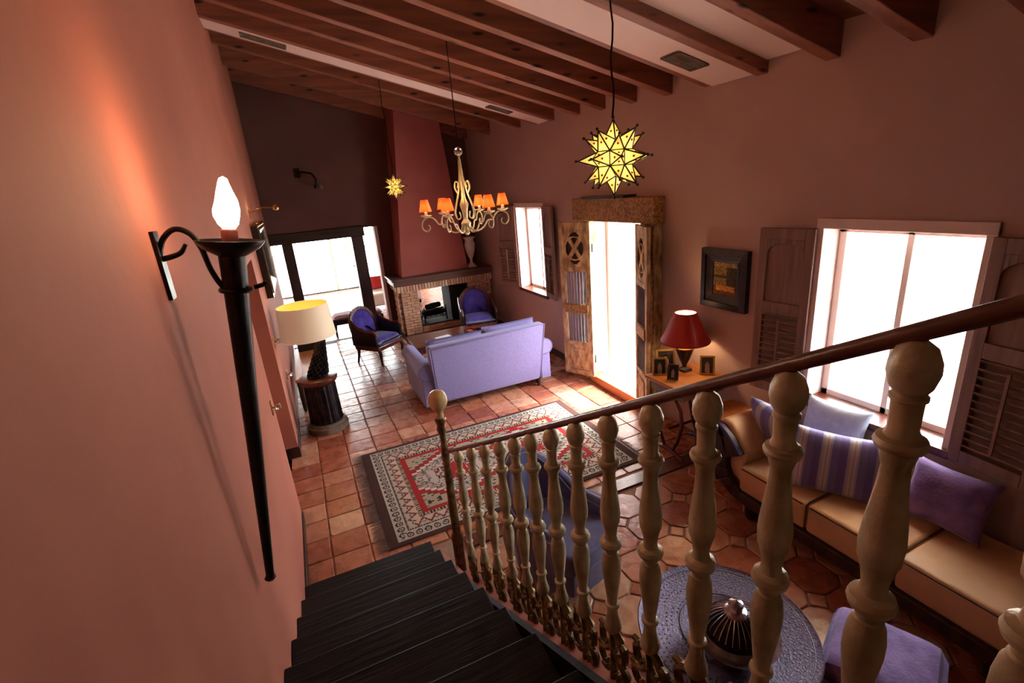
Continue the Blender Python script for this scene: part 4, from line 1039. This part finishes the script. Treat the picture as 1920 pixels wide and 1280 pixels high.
# side table by the door with lamp and photographs --------------------
sd = thing('lyre_side_table', 'small wooden side table with lyre ends beside the carved door', 'side table', (3.09, 3.26, 0))
MB().box(-0.29, 0.29, -0.29, 0.20, 0.745, 0.775).build('table_top', 'honey', sd, bevel=0.006)
MB().box(-0.24, 0.26, -0.25, 0.16, 0.64, 0.745).build('apron', 'mahog', sd)
for x in (-0.20, 0.22):
    for s in (-1, 1):
        pts = [(x, -0.045+s*0.05, 0.64), (x, -0.045+s*0.15, 0.52), (x, -0.045+s*0.17, 0.38), (x, -0.045+s*0.12, 0.20), (x, -0.045+s*0.06, 0.08)]
        MB().tube(pts, [0.016, 0.018, 0.018, 0.018, 0.016], 8).build('lyre_leg', 'mahog', sd)
    MB().tube([(x, -0.24, 0.02), (x, -0.14, 0.055), (x, -0.045, 0.07), (x, 0.05, 0.055), (x, 0.15, 0.02)], [0.016, 0.022, 0.026, 0.022, 0.016], 8).build('foot', 'mahog', sd)
MB().tube([(-0.2, -0.045, 0.28), (0.22, -0.045, 0.28)], 0.014, 8).build('stretcher', 'mahog', sd)
cab = thing('small_cabinet', 'low dark cabinet with orange wood top beside the side table', 'cabinet', (3.16, 2.80, 0))
MB().box(-0.21, 0.21, -0.14, 0.14, 0.10, 0.52).build('body', 'blackwood', cab, bevel=0.006)
MB().box(-0.24, 0.24, -0.16, 0.16, 0.52, 0.55).build('top', 'honey', cab, bevel=0.005)
MB().box(-0.222, -0.208, -0.11, 0.11, 0.15, 0.48).build('door', 'dark', cab, bevel=0.004)
MB().ball((-0.23, 0.08, 0.32), 0.012, 10, 6).build('knob', 'brass', cab)
for x in (-0.18, 0.18):
    for y in (-0.11, 0.11): MB().lathe([(0.018, 0), (0.022, 0.05), (0.026, 0.10)], 10, (x, y, 0)).build('leg', 'dark', cab)
rl = thing('red_table_lamp', 'table lamp with red pleated shade and dark urn base', 'lamp', (3.17, 3.33, 0.775))
MB().box(-0.05, 0.05, -0.05, 0.05, 0, 0.02).lathe([(0.045, 0.02), (0.02, 0.04), (0.022, 0.06), (0.05, 0.12), (0.078, 0.20), (0.085, 0.235), (0.075, 0.25), (0.03, 0.262), (0.018, 0.28), (0.016, 0.33)], 24).build('base', 'blackwood', rl)
MB().lathe([(0.086, 0.228), (0.088, 0.238), (0.074, 0.254), (0.05, 0.262)], 24).build('brass_collar', 'brass', rl)
MB().shell([(0.225, 0.30), (0.20, 0.35), (0.10, 0.575)], 72).build('shade', 'shade_r', rl, smooth=False)
MB().torus((0, 0, 0.30), 0.225, 0.006, 48, 6).build('lower_trim', 'redcloth', rl); MB().torus((0, 0, 0.575), 0.10, 0.005, 32, 6).build('upper_trim', 'redcloth', rl)
MB().ball((0, 0, 0.43), 0.032, 12, 8).build('bulb', 'bulb', rl)
MB().tube([(0, 0, 0.33), (0, 0, 0.41)], 0.012, 8).build('stem', 'brass', rl)
MB().shell([(0.222, 0.301), (0.197, 0.35), (0.097, 0.574)], 48).build('shade_lining', 'marble', rl)
point('red_lamp_light', (3.17, 3.33, 0.775+0.43), 26, (1.0, 0.62, 0.28), 0.035)
def photo(loc, rz, w_, h_, label, seed, fm='goldframe'):
    rnd = random.Random(seed)
    t = thing('photo_frame', label, 'photo frame', loc, rz, 'photographs on the side table')
    T = Matrix.Rotation(R(-14), 4, 'X'); f = 0.016
    MB().box(-w_/2, w_/2, -0.008, 0.008, 0, f, T).box(-w_/2, w_/2, -0.008, 0.008, h_-f, h_, T).box(-w_/2, -w_/2+f, -0.008, 0.008, f, h_-f, T).box(w_/2-f, w_/2, -0.008, 0.008, f, h_-f, T).build('frame', fm, t)
    nx_, ny_ = 10, 14; vs = []; fs = []; cs = []
    for j in range(ny_+1):
        for i in range(nx_+1): vs.append(tuple(T @ Vector((-w_/2+f+(w_-2*f)*i/nx_, -0.003, f+(h_-2*f)*j/ny_))))
    for j in range(ny_):
        for i in range(nx_):
            a = j*(nx_+1)+i; fs.append((a, a+1, a+nx_+2, a+nx_+1))
            u, v = (i+0.5)/nx_-0.5, (j+0.5)/ny_
            fig = (abs(u) < 0.16 and v < 0.55) or math.hypot(u, (v-0.66)*1.3) < 0.12
            g = rnd.uniform(0.85, 1.1)
            c = (150, 130, 130) if fig else (52, 44, 46)
            cs.append(linc(tuple(min(255, int(q*g)) for q in c)))
    link('photograph', colmesh('photograph', vs, fs, cs, 'print'), t)
    MB().box(-0.02, 0.02, -0.002, 0.002, 0, h_*0.8, Matrix.Translation((0, 0.075, 0)) @ Matrix.Rotation(R(16), 4, 'X')).build('easel_back', 'dark', t)
photo((2.90, 3.36, 0.777), R(-38), 0.13, 0.17, 'small gold photo frame nearest the bright doorway', 1)
photo((3.02, 3.41, 0.777), R(-30), 0.17, 0.21, 'largest gold photo frame behind the others by the lamp', 2)
photo((2.93, 3.22, 0.777), R(-52), 0.10, 0.14, 'narrow dark photo frame in front of the largest one', 3, 'dark')
photo((3.25, 3.12, 0.777), R(-42), 0.13, 0.18, 'small gold photo frame on the window side of the red lamp', 4)

# painting ------------------------------------------------------------
pt_ = thing('framed_painting', 'small golden landscape painting in a wide black frame', 'painting', (XR, 3.10, 1.66))
def mitre(mb, w_, h_, fw_, x0, x1a, x1b):
    # moulded frame bars around the opening, face slanting from x1a (outer) to x1b (inner)
    o = [(-w_/2, -h_/2), (w_/2, -h_/2), (w_/2, h_/2), (-w_/2, h_/2)]; i = [(-w_/2+fw_, -h_/2+fw_), (w_/2-fw_, -h_/2+fw_), (w_/2-fw_, h_/2-fw_), (-w_/2+fw_, h_/2-fw_)]
    for k in range(4):
        l = (k+1) % 4
        mb.hexa([(x0, *o[k]), (x0, *o[l]), (x0, *i[l]), (x0, *i[k]), (x1a, *o[k]), (x1a, *o[l]), (x1b, *i[l]), (x1b, *i[k])])
    return mb
mitre(MB(), 0.50, 0.53, 0.055, -0.001, -0.05, -0.06).build('outer_frame', 'blueframe', pt_)
mitre(MB(), 0.40, 0.43, 0.045, -0.001, -0.045, -0.03).build('middle_frame', 'blackwood', pt_)
mitre(MB(), 0.32, 0.35, 0.03, -0.001, -0.034, -0.024).build('inner_slip', 'blueframe', pt_)
vs = []; fs = []; cs = []; n = 30; rnd = random.Random(5)
for j in range(n+1):
    for i in range(n+1): vs.append((-0.018, 0.132-0.264*i/n, -0.147+0.294*j/n))
for j in range(n):
    for i in range(n):
        a = j*(n+1)+i; fs.append((a, a+1, a+n+2, a+n+1)); u, v = i/n, j/n
        g = rnd.uniform(0.7, 1.25)
        if v < 0.12: c = (120, 66, 28)
        elif v < 0.30: c = (196, 134, 58) if abs(u-0.5) < 0.38 else (96, 66, 34)
        elif v < 0.85: c = (66, 58, 40) if (u > 0.55 or 0.5 < v < 0.6) else (128, 104, 60)
        else: c = (150, 124, 76)
        cs.append(linc(tuple(min(255, int(q*g)) for q in c)))
link('canvas', colmesh('canvas', vs, fs, cs, 'print'), pt_)

# ------------------------------------------------------------------ left wall things
# torch
to = thing('wall_torch', 'tall black iron wall torch with glowing flame bulb', 'torch', (XL, 1.9, 1.16))
TO = Vector((XL, 1.9, 1.16))
p0 = Vector((-0.365, 1.9, 1.16)); p1 = Vector((-0.197, 1.9, 2.50)); ax = (p1-p0).normalized()
Tt = Matrix.Translation(p0-TO) @ Vector((0, 0, 1)).rotation_difference(ax).to_matrix().to_4x4(); Lt = (p1-p0).length
MB().lathe([(0.0, -0.005), (0.017, -0.004), (0.022, 0.004), (0.017, 0.012), (0.016, 0.02), (0.024, 0.45), (0.031, 0.85), (0.038, 1.15), (0.043, Lt-0.02), (0.0, Lt-0.02)], 20, T=Tt).build('shaft', 'iron', to)
MB().lathe([(0.042, Lt-0.045), (0.06, Lt-0.035), (0.085, Lt-0.02), (0.103, Lt), (0.105, Lt+0.008), (0.098, Lt+0.008), (0.06, Lt-0.012), (0, Lt-0.012)], 28, T=Tt).build('cup', 'iron', to)
MB().lathe([(0.026, Lt-0.012), (0.026, Lt+0.04), (0.022, Lt+0.045), (0, Lt+0.045)], 14, T=Tt).build('socket', 'socket', to)
MB().lathe([(0.018, Lt+0.045), (0.03, Lt+0.06), (0.039, Lt+0.085), (0.04, Lt+0.105), (0.034, Lt+0.135), (0.024, Lt+0.165), (0.017, Lt+0.19), (0.012, Lt+0.205), (0.0, Lt+0.212)], 18, T=Tt, rfun=lambda a, z: 1+0.07*math.sin(3*a+z*60)).build('flame_bulb', 'bulb', to)
point('torch_light', tuple(p1+ax*0.30), 4.5, (1.0, 0.55, 0.28), 0.03)
MB().torus((0, 0, 1.19), 0.045, 0.009, 24, 8, Tt).build('ring', 'iron', to)
br = MB()
def tl(*p): return tuple(Vector(p)-TO)
br.tube(sm([tl(-0.41, 1.9, 2.47), tl(-0.385, 1.9, 2.53), tl(-0.345, 1.9, 2.56), tl(-0.305, 1.9, 2.54), tl(-0.285, 1.9, 2.49), tl(-0.275, 1.9, 2.42), tl(-0.255, 1.9, 2.36), tl(-0.225, 1.9, 2.335)]), 0.009, 8)
br.tube(sm([tl(-0.41, 1.9, 2.47), tl(-0.375, 1.9, 2.475), tl(-0.345, 1.9, 2.485), tl(-0.325, 1.9, 2.51)]), smr([0.009, 0.009, 0.008, 0.006]), 8)
br.tube([tl(-0.16, 1.9, 2.34), tl(-0.13, 1.9, 2.345), tl(-0.12, 1.9, 2.355)], 0.008, 8)
br.box(-0.001, 0.012, -0.03, 0.03, 1.18, 1.40)
br.build('bracket', 'iron', to)
# picture with brass light
pic = thing('carved_frame_picture', 'picture in a heavy silvered frame on the salmon wall', 'picture', (XL, 6.75, 2.02))
def mitre2(mb, w_, h_, fw_, x0, xa, xb_):
    return mitre(mb, w_, h_, fw_, x0, xa, xb_)
mitre(MB(), 1.35, 0.80, 0.05, 0.001, 0.07, 0.05).build('outer_frame', 'blackwood', pic)
mitre(MB(), 1.26, 0.71, 0.04, 0.001, 0.085, 0.06).build('middle_frame', 'greyframe', pic)
mitre(MB(), 1.18, 0.63, 0.04, 0.001, 0.06, 0.03).build('inner_frame', 'blackwood', pic)
B(0.001, 0.02, -0.56, 0.56, -0.285, 0.285).build('canvas', 'carved', pic)
for k in range(7): MB().ball((0.06, -0.6+0.2*k, 0.405), 0.035, 10, 6, (0.8, 1.4, 0.7)).build('crest_carving', 'brass', pic)
plt = thing('picture_light', 'small brass picture light above the silvered frame', 'picture light', (XL, 6.4, 2.52))
MB().box(0, 0.012, -0.03, 0.03, -0.02, 0.08).tube([(0.01, 0, 0.05), (0.15, 0, 0.09), (0.28, 0, 0.08)], 0.007, 8).build('arm', 'brass', plt)
MB().lathe([(0.0, -0.03), (0.03, -0.02), (0.035, 0.0), (0.02, 0.03), (0, 0.035)], 14, (0.29, 0, 0.075)).build('shade', 'brass', plt)
point('picture_lamp_light', (XL+0.10, 6.4, 2.60), 1.2, (1.0, 0.66, 0.3), 0.02)
for (y, z, lab) in ((3.80, 1.17, 'clear glass knob on a brass plate at the recess edge of the salmon wall'), (5.42, 1.27, 'clear glass knob on a brass plate just below the carved picture'), (6.15, 0.66, 'clear glass knob on a brass plate low behind the pedestal')):
    t = thing('glass_knob', lab, 'knob', (XL, y, z), 0, 'glass knobs on the salmon wall')
    B(0, 0.008, -0.025, 0.025, -0.055, 0.055).build('plate', 'brass', t, bevel=0.003)
    MB().tube([(0.006, 0, 0), (0.035, 0, 0)], 0.008, 8).build('shank', 'brass', t)
    MB().lathe([(0.012, 0.03), (0.026, 0.04), (0.03, 0.055), (0.024, 0.068), (0, 0.072)], 8, T=Matrix.Rotation(R(90), 4, 'Y')).build('knob', 'glass', t, smooth=False)

# fluted pedestal with the drum lamp
pd = thing('fluted_pedestal', 'dark fluted column pedestal under the drum lamp', 'pedestal', (-0.07, 5.82, 0))
MB().lathe([(0.235, 0), (0.24, 0.03), (0.235, 0.07), (0.215, 0.085), (0.21, 0.11), (0, 0.11)], 32).build('base', 'stone', pd)
MB().lathe([(0.19, 0.105), (0.185, 0.3), (0.178, 0.6)], 72, rfun=lambda a, z: 1-0.07*abs(math.sin(a*9))).build('fluted_shaft', 'bronze', pd, ang=80)
MB().lathe([(0.18, 0.59), (0.205, 0.61), (0.21, 0.625), (0.218, 0.64), (0.218, 0.665), (0.21, 0.67), (0, 0.67)], 40).build('top', 'mahog', pd)
dl = thing('drum_lamp', 'table lamp with wide cream drum shade and dark clustered grape base', 'lamp', (-0.07, 5.82, 0.671))
bs = MB(); rnd = random.Random(3)
bs.lathe([(0.12, 0), (0.125, 0.015), (0.1, 0.03), (0.045, 0.12), (0.025, 0.3), (0.016, 0.46), (0, 0.46)], 16)
for k in range(150):
    z = 0.03+0.39*(k/150); r = 0.095*(1-z/0.5)**1.1+0.022; a = k*2.4
    bs.ball((r*math.cos(a), r*math.sin(a), z), 0.02, 7, 5, (1, 1, 1.2))
bs.v = [(x+0.13*max(0.0, z)/0.46, y, z) for x, y, z in bs.v]
bs.build('grape_base', 'bronze', dl)
MB().shell([(0.30, 0.49), (0.272, 0.86)], 48).build('shade', 'shade_w', dl)
MB().shell([(0.297, 0.491), (0.269, 0.859)], 48).build('shade_lining', 'shade_in', dl)
MB().torus((0, 0, 0.49), 0.30, 0.004, 48, 6).build('lower_rim', 'shade_w', dl); MB().torus((0, 0, 0.86), 0.272, 0.004, 48, 6).build('upper_rim', 'shade_w', dl)
MB().tube([(0.12, 0, 0.44), (0.05, 0, 0.52), (0, 0, 0.62)], 0.01, 8).build('stem', 'brass', dl)
MB().ball((0, 0, 0.67), 0.035, 12, 8).build('bulb', 'bulb', dl)
point('drum_lamp_light', (-0.07, 5.82, 0.671+0.67), 5, (1.0, 0.74, 0.42), 0.04)
# low wooden table behind
lt = thing('low_console', 'low honey-coloured wooden console along the salmon wall', 'console', (-0.13, 7.2, 0))
MB().box(-0.22, 0.23, -0.76, 0.76, 0.43, 0.47).build('top', 'honey', lt, bevel=0.006)
MB().box(-0.20, 0.21, -0.72, 0.72, 0.36, 0.43).build('apron', 'dark', lt)
for x in (-0.18, 0.19):
    for y in (-0.70, 0.70): MB().lathe([(0.018, 0), (0.026, 0.05), (0.03, 0.36), (0.03, 0.42)], 10, (x, y, 0)).build('leg', 'dark', lt)
t = thing('dark_box', 'dark wooden box on the far end of the low console', 'box', (-0.12, 7.82, 0.47))
MB().box(-0.16, 0.17, -0.09, 0.09, 0, 0.11).build('body', 'blackwood', t, bevel=0.006); MB().box(-0.165, 0.175, -0.095, 0.095, 0.11, 0.14).build('lid', 'dark', t, bevel=0.006)

# far wall sconce
t = thing('wall_sconce', 'small dark iron sconce with glass drop on the far brown wall', 'sconce', (0.42, YF, 3.05))
MB().tube([(-0.15, 0, 0.08), (-0.05, -0.06, 0.09), (0.08, -0.14, 0.05), (0.13, -0.16, -0.04), (0.12, -0.16, -0.12)], [0.012, 0.014, 0.02, 0.02, 0.014], 8).build('arm', 'iron', t)
MB().box(-0.2, -0.1, -0.012, 0, 0.0, 0.16).build('plate', 'iron', t); MB().lathe([(0.03, -0.12), (0.05, -0.14), (0.045, -0.2), (0.0, -0.2)], 12, (0.12, -0.16, 0)).build('cup', 'iron', t)
MB().lathe([(0.02, 0), (0.03, 0.04), (0.012, 0.1), (0, 0.11)], 10, (0.2, -0.14, -0.22)).build('glass_drop', 'glass', t)

# ------------------------------------------------------------------ hanging lamps
def star(c, rad, label, ztop_, energy, core=0.50, name='star_lantern'):
    t = thing(name, label, 'lantern', c, 0.35, 'star lanterns')
    # 26-point star on a rhombicuboctahedron core
    s2 = 1+math.sqrt(2); k = rad*core/math.sqrt(1+1+s2*s2)
    V = []
    for p in ((1, 1, s2), (1, s2, 1), (s2, 1, 1)):
        for sx in (-1, 1):
            for sy in (-1, 1):
                for sz in (-1, 1): V.append(Vector((p[0]*sx, p[1]*sy, p[2]*sz))*k)
    V = [Vector(v) for v in {tuple(round(x, 6) for x in v) for v in V}]
    normals = []
    for x in (-1, 0, 1):
        for y in (-1, 0, 1):
            for z in (-1, 0, 1):
                if (x, y, z) != (0, 0, 0): normals.append(Vector((x, y, z)).normalized())
    lead = MB(); tips = MB(); jew = MB(); done = set()
    for nrm in normals:
        dm = max(v.dot(nrm) for v in V); face = [v for v in V if v.dot(nrm) > dm-1e-5]
        cc = sum(face, Vector())/len(face); a = nrm.orthogonal().normalized(); b = nrm.cross(a)
        face.sort(key=lambda v: math.atan2((v-cc).dot(b), (v-cc).dot(a)))
        tip = nrm*rad*(0.93 if len(face) == 4 else 0.88)
        m = len(face)
        MB().add(face+[tip], [(i, (i+1) % m, m) for i in range(m)]).build('glass_point', 'starglass', t, smooth=False)
        for i in range(m):
            lead.tube([face[i]*1.01, tip*1.005], rad*0.020, 5)
            e = tuple(sorted([tuple(round(q, 5) for q in face[i]), tuple(round(q, 5) for q in face[(i+1) % m])]))
            if e not in done: done.add(e); lead.tube([face[i]*1.01, face[(i+1) % m]*1.01], rad*0.020, 5)
            mid = (face[i]+face[(i+1) % m])*0.5; q = mid*0.55+tip*0.45
            nn = (face[(i+1) % m]-face[i]).cross(tip-face[i]).normalized()
            if nn.dot(q) < 0: nn = -nn
            jew.ball(tuple(q+nn*rad*0.004), rad*0.030, 6, 4)
        lead.tube([tip*0.96, tip*1.05], rad*0.016, 5); tips.ball(tuple(tip*1.06), rad*0.040, 7, 5)
    lead.build('leading', 'lead', t); tag(tips.build('tip_beads', 'lead', t), kind='stuff'); tag(jew.build('red_jewels', 'starred', t), kind='stuff')
    zt_ = ztop_-c[2]
    pts = [(0.006*math.sin(i*1.3), 0.006*math.cos(i*1.7), rad*0.95+(zt_-rad*0.95)*i/12) for i in range(13)]
    MB().tube(pts, 0.006, 6).build('cord', 'iron', t)
    MB().ball((0, 0, 0), rad*0.16, 12, 8).build('bulb', 'bulb', t)
    point(name+'_light', c, energy, (1.0, 0.78, 0.42), rad*0.2)
star((1.80, 2.50, 2.705), 0.225, 'large amber glass star lantern hanging before the carved door', zc(1.80, 2.5)+0.215, 9)
star((1.381, 6.9, 2.727), 0.175, 'small amber glass star lantern hanging before the chimney hood', zc(1.381, 6.9)+0.215, 3, 0.40)

# chandelier ----------------------------------------------------------
cx, cy = 1.60, 4.72
chd = thing('chandelier', 'silvered scroll-arm chandelier with six small orange shades', 'chandelier', (cx, cy, 2.17))
def cp(x, y, z): return (x, y, z-2.17)
MB().lathe([(0.0, 0), (0.012, 0.0), (0.03, 0.02), (0.02, 0.05), (0.045, 0.09), (0.05, 0.12), (0.022, 0.16), (0.03, 0.24), (0.045, 0.30), (0.02, 0.36), (0.014, 0.55), (0.022, 0.60), (0.014, 0.64), (0.01, 0.76), (0.0, 0.76)], 16).build('stem', 'gilt', chd)
MB().ball((0, 0, 0.79), 0.042, 14, 10).build('glass_ball', 'glass', chd)
MB().tube([(0, 0, 0.83), (0.003, 0.0, 1.2), (0, 0, zc(cx, cy)+0.215-2.17)], 0.005, 6).build('chain', 'iron', chd)
for k in range(6):
    a = R(10-22.8)+2*PI*k/6; c, s = math.cos(a), math.sin(a)
    def Q(r, z): return (r*c, r*s, z)
    arm = [Q(0.03, 0.12), Q(0.06, 0.05), Q(0.12, 0.035), Q(0.18, 0.07), Q(0.22, 0.125), Q(0.27, 0.13), Q(0.30, 0.175), Q(0.34, 0.205), Q(0.39, 0.20), Q(0.43, 0.165), Q(0.435, 0.11), Q(0.405, 0.075), Q(0.37, 0.085), Q(0.36, 0.115), Q(0.375, 0.135)]
    ao = MB().tube(sm(arm, 4), smr([0.0075]*11+[0.007, 0.0065, 0.006, 0.005], 4), 7).build('arm', 'gilt', chd)
    MB().lathe([(0.0, 0.205), (0.02, 0.206), (0.055, 0.222), (0.055, 0.227), (0.018, 0.222), (0.014, 0.25), (0.012, 0.26), (0, 0.26)], 16, (0.385*c, 0.385*s, 0)).build('drip_pan', 'gilt', ao)
    MB().shell([(0.062, 0.262), (0.055, 0.29), (0.035, 0.375)], 20, (0.385*c, 0.385*s, 0)).build('shade', 'shade_o', ao)
    MB().lathe([(0.012, 0.26), (0.02, 0.29), (0.018, 0.32), (0, 0.35)], 10, (0.385*c, 0.385*s, 0)).build('bulb', 'bulb', ao)
    a2 = a+PI/6; c2, s2 = math.cos(a2), math.sin(a2)
    def Q2(r, z): return (r*c2, r*s2, z)
    MB().tube(sm([Q2(0.01, 0.72), Q2(0.02, 0.58), Q2(0.05, 0.42), Q2(0.09, 0.30), Q2(0.11, 0.22), Q2(0.085, 0.16), Q2(0.05, 0.18), Q2(0.06, 0.23)], 4), 0.005, 6).build('scroll', 'gilt', chd)
    MB().tube(sm([Q2(0.055, 0.40), Q2(0.085, 0.46), Q2(0.07, 0.52), Q2(0.045, 0.50), Q2(0.055, 0.46)], 4), 0.004, 6).build('scroll', 'gilt', chd)
point('chandelier_light', (cx, cy, 2.17+0.42), 10, (1.0, 0.60, 0.28), 0.12)
